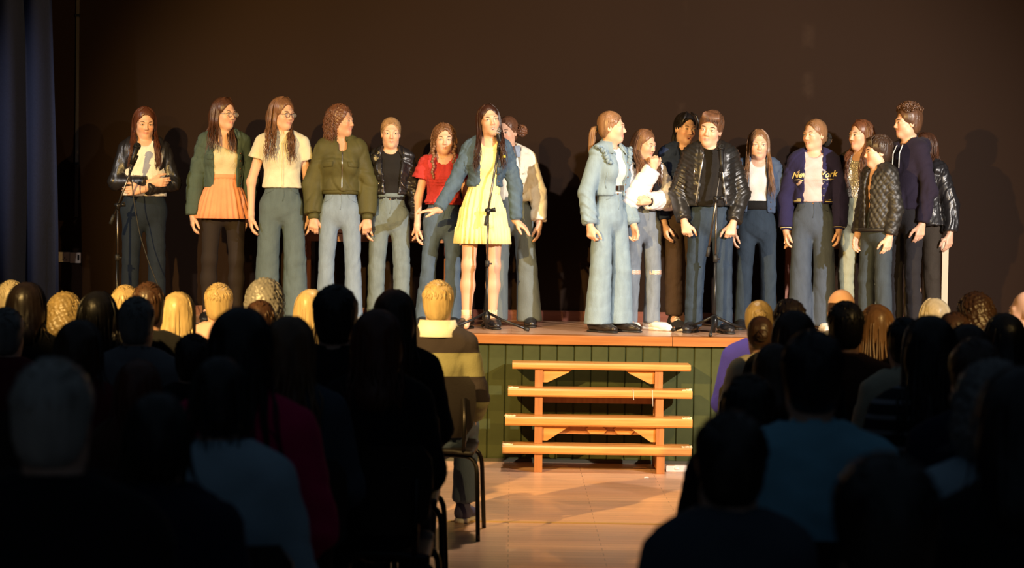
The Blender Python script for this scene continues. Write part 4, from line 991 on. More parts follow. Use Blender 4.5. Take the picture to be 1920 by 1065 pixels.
# 7 the singer
P = performer(905,193,13.15,'singer in a yellow dress and cropped denim jacket reaching out one arm', 4, bw=.92, sw=.93, head=(10,-4,-8), lean=(.035,-.02), skin='light', brow=(.03,.015,.01),
  arms={-1:((.105,-.05,-.235),(.215,-.15,-.415),{'d':(-1,-.25,-.05),'n':(0,.1,-1),'t':(.1,-1,0),'curl':.12}),1:((.075,.03,-.25),(.085,.02,-.48),{'d':(.75,-.35,-.55),'n':(-.3,.2,-1),'t':(0,-1,.2),'curl':.18})}, legs={-1:(.10,-.03),1:(.075,.04)})
P.build_body(.008, mouth='open', bare_legs=True)
YD = cloth('yellow_cotton',(.80,.72,.34)); d_ = P.topgar('dress', YD, .010, .90, 0, neck=(.08,.055), neckdrop=.035, wr=.001); th = np.linspace(0,2*math.pi,145)[:-1]; rg = []
for z, rr, am, n_ in ((.95,.096,.0,21),(.93,.101,.003,21),(.87,.122,.005,21),(.812,.139,.007,21),(.810,.146,.008,27),(.75,.157,.008,27),(.682,.168,.009,27),(.680,.175,.010,33),(.63,.180,.010,33),(.570,.186,.011,33),(.568,.180,.011,33),(.70,.155,.008,27),(.93,.09,.0,21)):
    w_ = rr+am*np.sin(th*n_+.6*np.sin(th*7)); rg.append(np.stack([w_*P.u*np.cos(th), w_*.80*P.u*np.sin(th), np.full_like(th,P.Z(z))],-1))
MB().loft(rg).obj('tiered_skirt', YD, d_)
DJ = denim('mid_blue_denim',(.062,.098,.140),1.6); j = P.topgar('denim_jacket', DJ, .024, .955, .97, ru=.044, re=.041, rw=.033, opening=(.055,.062,.03), wr=.004, wl=.05, neckdrop=.03); P.collar(DJ, j, 'shirt', .068, .05, .85, .035); denim_details(P, DJ, j, .085, .955, xs=.098)
P.band('hem_band', DJ, P.Z(.95), P.Z(.985), .026, j, (.066,.03))
for q in (-1,1): P.cuff('cuff', DJ, q, .034*P.u, j, .9, .98, .003)
q = MB(); q.tube([P.wr[-1]+.024*(math.cos(t)*np.array([0,.5,.85])+math.sin(t)*np.array([.3,.8,-.5])) for t in np.linspace(0,6.3,17)], .003, 6); q.obj('bracelet', black_rub, P.root)
P.hair('long', hairmat('dark_chestnut_hair',(.05,.018,.010)), .27, wave=.009, part=.0, nl=230); P.shoes('boot', (.5,.15))
for s_ in (-1,1):
    q = MB(); a = P.an[s_]; q.tube([a+[0,0,-.02],a+[0,0,.045],a+[0,.0,.055]], [.036,.036,.037], 14); q.obj('sock', mat('pale_yellow_sock',(.7,.65,.4),.9,kind='noise',bump=.1), P.root)

# 8 behind the singer
P = performer(962,216,13.55,'person in a cream jacket and wide dark jeans standing half hidden behind the singer', -6, head=(-20,4,0), lean=(-.05,0), skin='fair', sw=1.02, arms={-1:((.04,.02,-.26),(.05,-.04,-.49)),1:((.085,.02,-.25),(.10,-.04,-.47))}, legs={-1:(.12,.0),1:(.135,-.03)})
P.build_body(.017); P.trousers(denim('dark_grey_green_denim',(.115,.140,.150),1.3),'wide',.95,wr=.002); P.topgar('top', WHITE, .012, .92, .2, wr=.001)
CJ = cloth('cream_canvas',(.76,.70,.58)); j = P.topgar('cream_jacket', CJ, .030, .90, .95, ru=.052, re=.052, rw=.046, opening=(.05,.05,0), wr=.005, wl=.08); P.collar(denim('pale_collar_denim',(.3,.36,.46)), j, 'shirt', .075, .055, .7, .035); bv = P.bvh(); P.strip('seam', CJ, [(.085,P.Z(1.15)),(.10,P.Z(.92))], j, .003, bv); P.stud('button', BRASS, [(.075,P.Z(z)) for z in (.95,1.02,1.09)], j, .005, bv)
P.hair('back', H_CUR, 0, tail=('bun',(.10,.06,.015),.040)); P.shoes('boot')

# 9 girl in ruffled denim jacket
P = performer(1143,206,13.0,'girl with a ponytail in a pale ruffled denim jacket and very wide pale jeans', 44, bw=.90, sw=.90, head=(34,-2,0), skin='fair', brow=(.2,.11,.06), arms={-1:((.075,.03,-.26),(.085,-.02,-.485),{'curl':.75}),1:((.05,.01,-.26),(.06,-.08,-.48),{'curl':.6})}, legs={-1:(.10,.01),1:(.085,-.03)})
P.build_body(.017); WD = denim('pale_wide_denim',(.19,.265,.325),1.5); tj = P.trousers(WD,'wide',.985,hem=.055,wr=.005); fly(P, WD, tj, .985); b = P.band('belt', leather('brown_belt',(.03,.012,.008)), P.Z(.965), P.Z(.995), .018, tj); q = MB(); q.box((.0,-.105*P.u,P.Z(.98)), (.045,.008,.034)); q.obj('buckle', SILVER, b)
P.topgar('shirt', WHITE, .006, .94, .2, neckdrop=.006, wr=.003); j = P.topgar('denim_jacket', WD, .026, .925, .95, ru=.048, re=.047, rw=.043, opening=(.045,.035,.015), wr=.0045, wl=.055, neckdrop=.02); P.collar(WD, j, 'shirt', .066, .05, .6, .035); denim_details(P, WD, j, .065, .925, pockets=False); bv = P.bvh()
for q in (-1,1):       # gathered frill over the shoulder
    q_ = MB(); pts = []
    for i in range(30):
        f = i/29; x = q*(.155-.055*f)*P.u; z = P.Z(1.255-.11*f**1.5) ; hit = bv.ray_cast(Vector((x,-1,z)), Vector((0,1,0)), 1.3)[0]; y = hit.y if hit is not None else -.02
        pts.append((x+q*.010*math.sin(i*1.5), y-.014-.008*math.cos(i*1.5), z+.006*math.sin(i*2.3)))
    q_.tube(pts, .014, 6); q_.obj('shoulder_frill', WD, j); P.cuff('turned_cuff', WD, q, .050*P.u, j, .89, .97, .003)
P.hair('back', H_DBL, 0, tail=('tail',(0,.115,.01),(0,.02,-.16)), tie=(BLK,.018,.010)); P.shoes('formal', (.0,.1))
for s_ in (-1,1):
    q = MB(); a = P.an[s_]; q.tube([a+[0,0,-.03],a+[0,0,.05]], .036, 14); q.obj('sock', MATS['pale_yellow_sock'], P.root)

# 10 girl with hand at chin
P = performer(1205,240,13.25,'girl with chin on hand in a black and white varsity jacket and ripped jeans', 26, bw=.94, sw=.93, head=(26,10,0), skin='light', brow=(.04,.02,.015), hs=.98,
  arms={-1:((.03,-.10,-.22),(-.10,-.19,.00),{'d':(.15,.1,1),'n':(.2,1,.1),'t':(1,-.2,0),'curl':.7}), 1:((.075,-.06,-.22),(-.17,-.19,-.24),{'d':(-1,-.05,.05),'n':(0,1,0),'t':(0,0,1),'curl':.4})})
P.build_body(.017); RJ = denim('ripped_washed_denim',(.15,.18,.22),1.7); tj = P.trousers(RJ,'straight',.975,hem=.05,wr=.005); fly(P, RJ, tj, .975); bv = P.bvh(); skp = mat('knee_skin',(.62,.40,.30),.6,kind='noise',bump=.05)
for q in (-1,1):
    kz = P.kn[q][2]+.01; kx = P.kn[q][0]; rp = P.drape('knee_rip', skp, [(kx-.045,kz+.014),(kx+.045,kz+.016),(kx+.048,kz-.014),(kx-.046,kz-.012)], tj, .002, bv)
    for z in (kz-.012,kz,kz+.012): P.strip('frayed_thread', WHITE, [(kx-.045,z),(kx+.046,z+.003)], rp, .0022, bv)
P.band('belt', BLK, P.Z(.955), P.Z(.985), .02, tj)
WS = mat('white_satin',(.80,.76,.76),.45,kind='weave',bump=.1,scale=60,color2=(.84,.80,.80)); BSV = cloth('black_varsity',(.016,.014,.017)); j = P.topgar('varsity_jacket', BSV, .026, .97, 0, opening=(.03,.04,.0), neckdrop=.02, wr=.003)
for q in (-1,1):
    S = Solid(); P.arm(S, q, .022, .050, .056, .040, .02, 1, .03, True); P.garment('sleeve', S, WS, .009, .005, .05, 10+q, parent=j)
    P.cuff('cuff', BSV, q, .040*P.u, j, .93, 1.0, .004)
    for k, mm in ((.15,BSV),(.22,BSV)): P.cuff('sleeve_stripe', mm, q, .072*P.u, j, k+.0, k+.03) if False else None
bv = P.bvh(); hb = P.band('hem_band', BSV, P.Z(.955), P.Z(1.0), .030, j); P.band('hem_stripe', WHITE, P.Z(.967), P.Z(.974), .0345, hb); P.band('hem_stripe', WHITE, P.Z(.982), P.Z(.989), .0345, hb)
P.hair('long', H_LBR, .22, wave=.006, part=.0, nl=230); P.shoes('trainer', (.1,.35))

# 11 behind the boy
P = performer(1281,209,13.42,'person with dark tied hair in a navy denim jacket and black canvas high-tops', 10, head=(14,4,4), skin='fair', brow=(.02,.012,.01), sw=1.02, arms={-1:((.06,.01,-.25),(.025,-.09,-.48)),1:((.05,.02,-.25),(.05,-.03,-.48))}, legs={-1:(.075,-.10),1:(.06,-.07)})
P.build_body(.017, mouth='open'); P.trousers(denim('brown_black_denim',(.055,.036,.026)),'straight',.94,hem=.10,wr=.003)
P.topgar('top', BLK, .012, .92, .2, wr=.001); ND = denim('navy_jacket_denim',(.020,.032,.075)); j = P.topgar('denim_jacket', ND, .028, .885, .93, ru=.048, re=.048, rw=.042, opening=(.02,.055,.0), wr=.0035, neckdrop=.02); P.collar(ND, j, 'shirt', .070, .06, .8, .04); denim_details(P, ND, j, .05, .885)
P.hair('back', H_BLK, 0, tail=('tail',(0,.112,-.01),(0,.015,-.12)), tie=(BLK,.016,.005)); P.shoes('canvas', (-.15,-.35))
hp = MB()
for q in (-1,1): hp.tube([P.hp((q*.02,-.03,.137)), P.hp((q*.05,-.072,.11)), P.hp((q*.07,-.075,.06)), P.hp((q*.077,-.06,.01))], [.006,.009,.008,.003], 6)
hp.obj('loose_strand', H_BLK, P.root)

# 12 the boy at the microphone
P = performer(1333,207,13.1,'boy at a microphone in a ribbed black leather jacket and black t-shirt', -6, head=(-12,4,10), fem=False, bw=1.14, hs=1.10, sw=1.03, lean=(-.015,-.02), skin='fair', brow=(.08,.045,.025),
  arms={-1:((.085,.02,-.26),(.035,-.10,-.46),{'d':(.25,-.35,-1),'n':(.15,1,0),'t':(1,-.2,0),'curl':.95}),1:((.085,.02,-.26),(.03,-.10,-.465),{'d':(-.25,-.35,-1),'n':(-.15,1,0),'t':(-1,-.2,0),'curl':.95})}, legs={-1:(.11,.0),1:(.10,-.03)})
P.build_body(.017, mouth='smile'); tj = P.trousers(denim('dark_blue_denim',(.028,.044,.070),1.5),'straight',.92,wr=.004); P.topgar('t_shirt', BLK, .018, .86, .3, fat=.020, neckdrop=.006, wr=.003)
L3 = leather('black_ribbed_leather',(.013,.012,.011))
def ribs(V):
    out = np.zeros(len(V))
    for q in (-1,1):
        r_ = np.clip((V[:,0]*q-(P.sh[1][0]-.02))/.02, 0, 1)*np.clip((V[:,2]-P.el[q][2]+.05)/.05, 0, 1); out += r_*.0075*np.abs(np.sin((V[:,2]-abs(V[:,0])*.6)*math.pi/.034))
        r2 = np.clip((V[:,2]-P.Z(1.20))/.02,0,1)*np.clip((V[:,0]*q-.06)/.02,0,1)*(1-r_); out += r2*.006*np.abs(np.sin(V[:,0]*math.pi/.03))
    return out
j = P.topgar('leather_jacket', L3, .030, .86, .95, ru=.052, re=.050, rw=.043, opening=(.088,.045,.0), wr=.0028, wl=.08, neckdrop=.03, fat=.022, disp=ribs, h=.008); P.collar(L3, j, 'stand', .066, .03, .7, .045); bv = P.bvh()
for q in (-1,1):
    P.strip('zip', SILVER, [(q*.057,P.Z(1.19)),(q*.075,P.Z(1.08)),(q*.104,P.Z(.875))], j, .0045, bv); P.stud('stud', SILVER, [(q*.066,P.Z(1.215))], j, .007, bv); P.strip('pocket_zip', SILVER, [(q*.115,P.Z(1.12)),(q*.118,P.Z(1.05))], j, .003, bv); P.cuff('cuff', L3, q, .045*P.u, j, .88, .955, .003)
P.hair('short', hairmat('boy_brown_hair',(.13,.06,.03),2.2), 0, fringe=.016, vol=.005, nl=230); P.shoes('boot', (.25,.3))

# 13 long blonde girl
P = performer(1420,240,13.6,'girl with long straight blonde hair in a blue denim jacket over a white top', -4, head=(2,3,0), skin='fair', brow=(.16,.09,.05), arms={-1:((.05,.02,-.25),(.05,-.02,-.47)),1:((.07,.0,-.25),(.11,-.04,-.46))})
P.build_body(.017); tj = P.trousers(denim('ink_blue_denim',(.024,.037,.056),1.6),'straight',.965,wr=.0035); P.topgar('top', WHITE, .006, .92, .2, neckdrop=.03, neck=(.07,.055), wr=.001); P.band('waistband', BLK, P.Z(.90), P.Z(.965), .020, tj)
ID = denim('indigo_jacket_denim',(.055,.080,.135),1.5); j = P.topgar('denim_jacket', ID, .028, .875, .97, ru=.047, re=.045, rw=.041, opening=(.07,.06,-.005), wr=.004, neckdrop=.03); P.collar(ID, j, 'shirt', .07, .05, .9, .03); denim_details(P, ID, j, .08, .875)
P.hair('long', H_DBL, .30, wave=.003, part=.0, nl=230); P.shoes('boot')

# 14 girl in the lettered jacket
P = performer(1524,221,13.5,'girl with a low bun in a navy varsity jacket with yellow lettering', -9, head=(-40,0,0), skin='fair', brow=(.14,.08,.05), arms={-1:((.065,.02,-.26),(.06,-.02,-.49)),1:((.065,.02,-.26),(.06,-.02,-.48))}, legs={-1:(.07,-.02),1:(.095,.02)})
P.build_body(.017, mouth='smile'); tj = P.trousers(denim('slate_blue_denim',(.055,.072,.102),1.5),'wide',.95,wr=.004); fly(P, MATS['slate_blue_denim'], tj, .95); P.topgar('top', cloth('pale_pink_cotton',(.55,.42,.42)), .021, .915, .2, neckdrop=.02, neck=(.068,.055), wr=.0025)
NV = cloth('navy_wool',(.020,.018,.062)); j = P.topgar('varsity_jacket', NV, .030, .92, .96, ru=.050, re=.049, rw=.044, opening=(.062,.060,.0), wr=.0035, wl=.08, neckdrop=.02); bv = P.bvh(); c_ = P.collar(NV, j, 'rib', .070, .03, .85, .025)
YT = mat('yellow_embroidery',(.80,.70,.32),.7,kind='noise',bump=.1)
P.text('lettering', 'New', YT, -.094, P.Z(1.085), .058, j, bv, .45, .10); P.text('lettering', 'York', YT, .100, P.Z(1.09), .058, j, bv, .45, .16)
P.strip('underline', YT, [(.062,P.Z(1.075)),(.09,P.Z(1.070)),(.14,P.Z(1.078))], j, .0032, bv); P.strip('underline', YT, [(-.13,P.Z(1.068)),(-.10,P.Z(1.070)),(-.07,P.Z(1.064))], j, .003, bv)
P.stud('button', mat('snap_button',(.5,.5,.52),.3,.7), [(.072,P.Z(z)) for z in (.96,1.01,1.055,1.13)], j, .005, bv)
hb = P.band('hem_band', NV, P.Z(.905), P.Z(.95), .033, j, (.066,0)); P.band('hem_stripe', YT, P.Z(.917), P.Z(.922), .0375, hb, (.07,0)); P.band('hem_stripe', YT, P.Z(.930), P.Z(.935), .0375, hb, (.07,0))
for q in (-1,1):
    cf = P.cuff('cuff', NV, q, .040*P.u, j, .92, 1.0, .003); P.cuff('cuff_stripe', YT, q, .0435*P.u, cf, .945, .952); P.cuff('cuff_stripe', YT, q, .0425*P.u, cf, .968, .975)
P.hair('back', H_DBL, 0, tail=('bun',(.03,.122,-.030),.030), tie=(BLK,.036,.016)); P.shoes('trainer')

# 15 girl in sequinned top
P = performer(1612,222,13.6,'girl with very long brown hair in a sparkly sequinned top and dark open jacket', -38, head=(-22,0,0), skin='light', brow=(.03,.018,.012), arms={-1:((.06,.03,-.26),(.05,.0,-.49)),1:((.06,.03,-.26),(.05,-.02,-.48))})
P.build_body(.017, mouth='smile'); P.trousers(denim('pale_olive_trousers',(.30,.31,.22),1.2),'straight',.96,name='trousers',wr=.003); SQ = mat('sequins',(.62,.58,.48),.28,.55,kind='voronoi',bump=.9,scale=95,color2=(.85,.80,.70)); P.topgar('sequinned_top', SQ, .012, .945, 0, neck=(.08,.055), neckdrop=.04, wr=.0015)
DKJ = cloth('black_brown_wool',(.020,.015,.014)); j = P.topgar('open_jacket', DKJ, .028, .83, .95, ru=.049, re=.048, rw=.043, opening=(.085,.06,.0), wr=.004, neckdrop=.03); P.collar(DKJ, j, 'shirt', .07, .05, .9, .03)
P.hair('long', hairmat('long_chestnut_hair',(.12,.045,.02),2.4), .33, wave=.010, nl=230); P.shoes('boot')

# 16 small boy in quilted jacket
P = performer(1645,252,12.98,'small boy with straight dark hair in a black quilted jacket seen from the side', -58, head=(-24,2,0), fem=False, hs=1.04, sw=.90, bw=.90, skin='fair', brow=(.03,.02,.015), arms={-1:((.055,.0,-.25),(.04,-.07,-.45)),1:((.05,.02,-.25),(.04,-.03,-.46))})
P.build_body(.017); P.trousers(denim('teal_grey_denim',(.038,.050,.062),1.4),'straight',.93,wr=.004); QM = mat('black_quilted_nylon',(.016,.014,.012),.5,kind='noise',bump=.08,scale=70,color2=(.020,.018,.015))
def quilt(V):
    a = np.arctan2(V[:,1], V[:,0])*.15; return .009*np.sqrt(np.abs(np.sin((a+V[:,2]*.8)*math.pi/.05)*np.sin((a-V[:,2]*.8)*math.pi/.05)))-.004
j = P.topgar('quilted_jacket', QM, .028, .80, .95, ru=.048, re=.046, rw=.040, opening=(.02,.03,0), wr=.0015, neckdrop=.02, fat=.012, disp=quilt, h=.008); P.collar(BLK, j, 'rib', .068, .04, .6, .04); P.band('hem_band', QM, P.Z(.785), P.Z(.81), .050, j)
P.hair('short', hairmat('boy_dark_hair',(.045,.024,.014),2), 0, fringe=.022, vol=.006, nl=190); P.shoes('trainer')

# 17 tall boy in hoodie
P = performer(1700,197,13.3,'tall boy with curly brown hair in a black hooded sweatshirt standing side-on', -62, head=(-16,0,0), fem=False, sw=.95, bw=.93, skin='light', brow=(.05,.03,.02), arms={-1:((.055,.02,-.26),(.045,-.04,-.48)),1:((.05,.03,-.26),(.045,-.02,-.48))})
P.build_body(.017); P.trousers(cloth('black_trouser_cloth',(.016,.015,.018)),'slim',.93,name='trousers',wr=.004); HD = cloth('black_purple_fleece',(.016,.012,.024)); j = P.topgar('hooded_sweatshirt', HD, .027, .82, .97, ru=.045, re=.044, rw=.036, wr=.005, wl=.09, neckdrop=.005)
S = Solid(); n0 = P.nb; S.cone(n0+[-.075,.03,.02], n0+[0,.115,-.005], .034, .05, .03); S.cone(n0+[.075,.03,.02], n0+[0,.115,-.005], .034, .05, .03); S.cone(n0+[0,.10,-.01], n0+[0,.12,-.09], .06, .03, .04, (1.2,.7,1)); S.ell(n0+[0,.0,.06], (.062,.06,.06), .01, mode='-'); P.garment('hood', S, HD, .008, .004, .06, 9, parent=j)
for q in (-1,1):
    q_ = MB(); q_.tube([n0+[q*.03,-.085,.0],n0+[q*.034,-.115,-.06],n0+[q*.034,-.118,-.16]], .004, 6); q_.obj('drawstring', WHITE, j)
hb = P.hair('short', hairmat('boy_curly_hair',(.085,.040,.02),2.2), 0, vol=.006, nl=10); q_ = MB(); rr = np.random.default_rng(17)
for i in range(170):
    a = rr.uniform(0,6.28); el = rr.uniform(.35,1.5); v = np.array([math.cos(a)*math.cos(el), math.sin(a)*math.cos(el), math.sin(el)])
    if v[1] < -.7 and v[2] < .55: continue
    c = np.array([0,.016,.056])+v*np.array([.080,.097,.094]); e1 = unit(rr.normal(size=3)); e2 = unit(np.cross(e1, rr.normal(size=3)))
    q_.tube([P.hp(c+.0105*(math.cos(t)*e1+math.sin(t)*e2)+v*t*.0022) for t in np.linspace(0,7.5,9)], .0052, 5, 0, False)
q_.obj('curls', MATS['boy_curly_hair'], hb); P.shoes('trainer')

# 18 behind the tall boy
P = performer(1733,246,13.72,'girl in a black leather jacket mostly hidden behind the tall boy in the hoodie', -50, head=(-8,0,0), skin='light', arms={-1:((.06,.02,-.26),(.05,-.02,-.48)),1:((.075,.05,-.25),(.09,.02,-.47))})
P.build_body(.017); P.trousers(denim('black_brown_denim',(.035,.028,.022)),'straight',.94,wr=.003); L4 = leather('black_long_leather'); j = P.topgar('leather_jacket', L4, .034, .80, .95, ru=.05, re=.05, rw=.045, wr=.006, wl=.05, hemflare=.035, opening=(.03,.04,0)); P.collar(L4, j, 'shirt', .068, .05, .8, .03); P.hair('long', H_BRN, .20, wave=.008, nl=160); P.shoes('boot')
# ------------------------------------------------------------------ audience on chairs
plastic = mat('black_chair_plastic', (.010,.007,.006), .5, kind='noise', bump=.08, scale=120); tubem = mat('chair_tube', (.03,.026,.024), .3, .8)
def chair_meshes():
    q = MB(); S = Solid(); S.custom(lambda x,y,z: np.maximum(np.maximum(np.abs(x)-f32(.20), np.abs(y)-f32(.20)), np.abs(z-f32(.435)+f32(.25)*(x*x)-f32(.2)*np.clip(-y-f32(.1),0,1)**1)-f32(.012)), (-.22,-.22,.39), (.22,.22,.47), .01, '+'); V, Q = S.nets(.012); seat = MB().add(V,Q).mesh('seat', plastic)
    th = np.linspace(-1,1,13); rows = []
    for z, w_, y in ((.50,.15,.185),(.56,.19,.20),(.66,.205,.215),(.76,.20,.232),(.805,.17,.242)):
        rows.append([(w_*t, y-.035*t*t*0+.0-.04*(t*t), z) for t in th])
    A = np.array(rows); B = A + [0,.012,0]; b = MB(); b.loft(A, closed=False); b.loft(B[::-1], closed=False)
    rim = lambda R: np.concatenate([R[0], R[1:,-1], R[-1,::-1][1:], R[::-1][1:-1,0]]); b.loft(np.stack([rim(B), rim(A)]), closed=True)
    back = b.mesh('backrest', plastic)
    legs = []
    for x in (-1,1):
        for y in (-1,1):
            l = MB(); l.tube(resample(np.array([(x*.05,y*.15,.412),(x*.17,y*.16,.412),(x*.20,y*.165,.405),(x*.212,y*.175,.37),(x*.225,y*.215,.0)]),.03), .0115, 8); legs.append(l.mesh('leg', tubem))
    ups = []
    for x in (-1,1): up = MB(); up.tube([(x*.14,.12,.412),(x*.145,.19,.43),(x*.15,.205,.50),(x*.15,.225,.70)], .010, 8); ups.append(up.mesh('back_tube', tubem))
    return seat, back, legs, ups
CH = chair_meshes()
def chair(loc, rz, label='dark plastic chair with tubular legs under an audience member', group='audience chairs'):
    t = empty('chair', loc, rz); tag(t, label, 'chair', group)
    link('seat', CH[0], t); link('backrest', CH[1], t); [link('back_tube', m_, t) for m_ in CH[3]]
    for l in CH[2]: link('leg', l, t)
    return t
AH = dict(grey=hairmat('grey_hair',(.22,.21,.20),1.5), silver=hairmat('silver_hair',(.42,.40,.36),1.4), blond=hairmat('golden_hair',(.55,.40,.19),1.5), pale=hairmat('platinum_hair',(.62,.52,.34),1.35), brown=hairmat('audience_brown_hair',(.055,.026,.014)), dark=hairmat('audience_dark_hair',(.016,.010,.008)),
          red=hairmat('audience_red_hair',(.12,.035,.016)), lbrown=hairmat('audience_light_brown_hair',(.17,.085,.035)), olive=hairmat('sandy_hair',(.24,.17,.07)), black=hairmat('audience_black_hair',(.008,.007,.007)))
def cl(name, c): return cloth('audience_'+name, c)
CLO = dict(black=cl('black',(.010,.010,.011)), navy=cl('navy',(.012,.015,.032)), grey=cl('grey',(.16,.16,.17)), paleblue=cl('pale_blue',(.30,.42,.50)), teal=cl('teal',(.20,.46,.60)), magenta=cl('magenta',(.50,.012,.09)), brown=cl('brown',(.07,.035,.022)), cream=cl('cream',(.55,.50,.36)),
           royal=cl('royal_blue',(.050,.045,.42)), pink=cl('pink',(.62,.38,.34)), white=cl('white',(.72,.70,.64)), maroon=cl('maroon',(.10,.015,.02)), green=cl('green',(.05,.06,.03)), slate=cl('slate',(.05,.065,.085)))
trs = cl('trousers',(.02,.022,.03)); jeans_m = denim('audience_jeans',(.07,.10,.16))
AUD = []; LEGS = {}
def aud(px, top, D, hair, hc, top_c, label, yaw=0, fem=None, bw=1.1, sw=1.1, hs=1.0, length=.15, wave=.005, vol=.002, head=(0,0,0), nl=30, lit=False, curl=0, lean=(0,0), tail=None, arms=None, skin='old', legm=None, ch=None):
    p = at(px, top, D); root = empty('person', (p.x, p.y, 0), math.pi+math.radians(yaw)); tag(root, label, 'person', 'seated audience')
    fem = (hair in ('long','curly','back')) if fem is None else fem
    i = len(AUD); AUD.append((p.x, p.y, label)); h = p.z-.012
    P = Person(root, h, True, hs=hs, sw=sw, bw=bw, fem=fem, head=head, seed=100+i, skin=skin, lean=lean,
               arms=arms or {q: ((.05,-.03,-.25),(-.03,-.24,-.36),{'d':(-q*.4,-1,-.25),'n':(0,-.2,-1),'t':(-q,0,0),'curl':.5}) for q in (-1,1)})
    P.build_body(.026, hhead=.009 if lit else .012, hhand=.011)
    key = (round(bw*5), legm)
    if key in LEGS: link('trousers', LEGS[key], root)
    else: LEGS[key] = P.trousers(legm or trs, 'straight', h=.018, wr=.002, name='trousers').data
    g = P.topgar('jumper' if top_c != 'royal' else 'blazer', CLO[top_c] if isinstance(top_c, str) else top_c, .022, .80, .97, ru=.050, re=.047, rw=.040, wr=.003, wl=.09, h=.020 if not lit else .014, neckdrop=.0, neck=(.056,.052))
    if hair == 'bald': pass
    elif hair == 'fringe_bald':
        S = Solid(); H = lambda *v: np.array(v)*P.HS; S.ell(H(0,.022,.02), H(.079,.094,.085), .01, P.fr); S.ell(H(0,.01,.115), H(.075,.10,.062), .015, P.fr, '-'); S.ell(H(0,-.06,0), H(.13,.085,.2), .01, P.fr, '-'); S.ell(H(0,.0,-.11), H(.13,.15,.065), .012, P.fr, '-'); P.garment('hair', S, AH[hc], .006, .001, .02)
    elif hair in ('short','crop'): P.hair(hair, AH[hc], 0, vol=vol, nl=220 if lit else 90, h=.008)
    elif hair == 'curlyshort': P.hair('curly', AH[hc], .03, vol=.010, curl=.010, nl=70, front=False, h=.008)
    elif hair == 'back': P.hair('back', AH[hc], 0, tail=tail or ('bun',(0,.12,.03),.032), h=.008)
    else: P.hair(hair, AH[hc], length, wave=wave, vol=vol, nl=nl, front=True, h=.009, lockr=.008, curl=curl)
    c = chair((p.x, p.y, 0), math.pi+math.radians(yaw), *(ch or ())); c.location = (p.x - math.sin(math.radians(yaw))*.08, p.y + .03, 0)
    return P, g
STRIPE = {}
def stripes(name, a, b, period, off=.5, duty=.5):
    m = mat(name, a, .9); nt = m.node_tree; N = nt.nodes.new; L = nt.links.new; bs = nt.nodes['Principled BSDF']
    tc = N('ShaderNodeTexCoord'); sp = N('ShaderNodeSeparateXYZ'); L(tc.outputs['Object'], sp.inputs[0]); d = N('ShaderNodeMath'); d.operation = 'MULTIPLY_ADD'; L(sp.outputs[2], d.inputs[0]); d.inputs[1].default_value = 1/period; d.inputs[2].default_value = off
    f = N('ShaderNodeMath'); f.operation = 'FRACT'; L(d.outputs[0], f.inputs[0]); g = N('ShaderNodeMath'); g.operation = 'GREATER_THAN'; L(f.outputs[0], g.inputs[0]); g.inputs[1].default_value = duty
    mx = N('ShaderNodeMix'); mx.data_type = 'RGBA'; L(g.outputs[0], mx.inputs[0]); mx.inputs[6].default_value = (*a,1); mx.inputs[7].default_value = (*b,1); L(mx.outputs[2], bs.inputs['Base Color'])
    n = N('ShaderNodeTexNoise'); n.inputs['Scale'].default_value = 150; L(tc.outputs['Object'], n.inputs[0]); bp = N('ShaderNodeBump'); bp.inputs['Strength'].default_value = .2; bp.inputs['Distance'].default_value = .01; L(n.outputs[0], bp.inputs['Height']); L(bp.outputs[0], bs.inputs['Normal'])
    return m
RUGBY = stripes('rugby_stripes', (.020,.013,.014), (.20,.19,.095), .245, .28, .52); THIN = stripes('thin_stripes', (.010,.010,.011), (.22,.22,.24), .05, .0, .70)
# front row, lit from the hall (left block)
aud(22,524,9.95,'short','pale','grey','fair-haired audience member at the curtain end of the front row',lit=True)
aud(122,548,9.3,'curlyshort','olive','green','audience member with frizzy sandy hair in the front row beside the fair-haired one',lit=True)
aud(236,533,9.95,'short','blond','grey','golden-haired audience member glimpsed between two dark heads',lit=True)
aud(334,545,9.3,'long','blond','brown','blonde audience member with straight hair in front of the grey-cropped man',lit=True,length=.14,nl=50)
aud(411,529,9.95,'crop','blond','pink','man with short golden hair and a pale pink shirt in the front row',lit=True,fem=False,skin='fair',bw=1.15)
aud(497,522,9.3,'curlyshort','grey','black','grey frizzy-haired audience member in front of the dark coats',lit=True,fem=True)
aud(583,540,9.95,'long','blond','white','woman with long golden hair lit by the spotlight beside the tall dark-haired man',lit=True,length=.16,nl=55,head=(-12,0,0))
P, g = aud(822,525,9.55,'short','blond',RUGBY,'fair-haired man in a broad-striped rugby shirt on the aisle chair',lit=True,fem=False,bw=1.12,sw=1.12,skin='old',vol=.006,legm=jeans_m,yaw=-3,ch=('brown-backed chair with black tubular legs under the man in the striped shirt','aisle chairs'),
   arms={q: ((.06,-.02,-.26),(.03,-.20,-.36),{'d':(-q*.4,-1,-.25),'n':(0,-.2,-1),'t':(-q,0,0),'curl':.5}) for q in (-1,1)}); P.collar(CLO['white'], g, 'shirt', .076, .028, .5, .055); P.shoes('canvas', m=mat('blue_suede',(.06,.06,.14),.8,kind='noise',bump=.1))
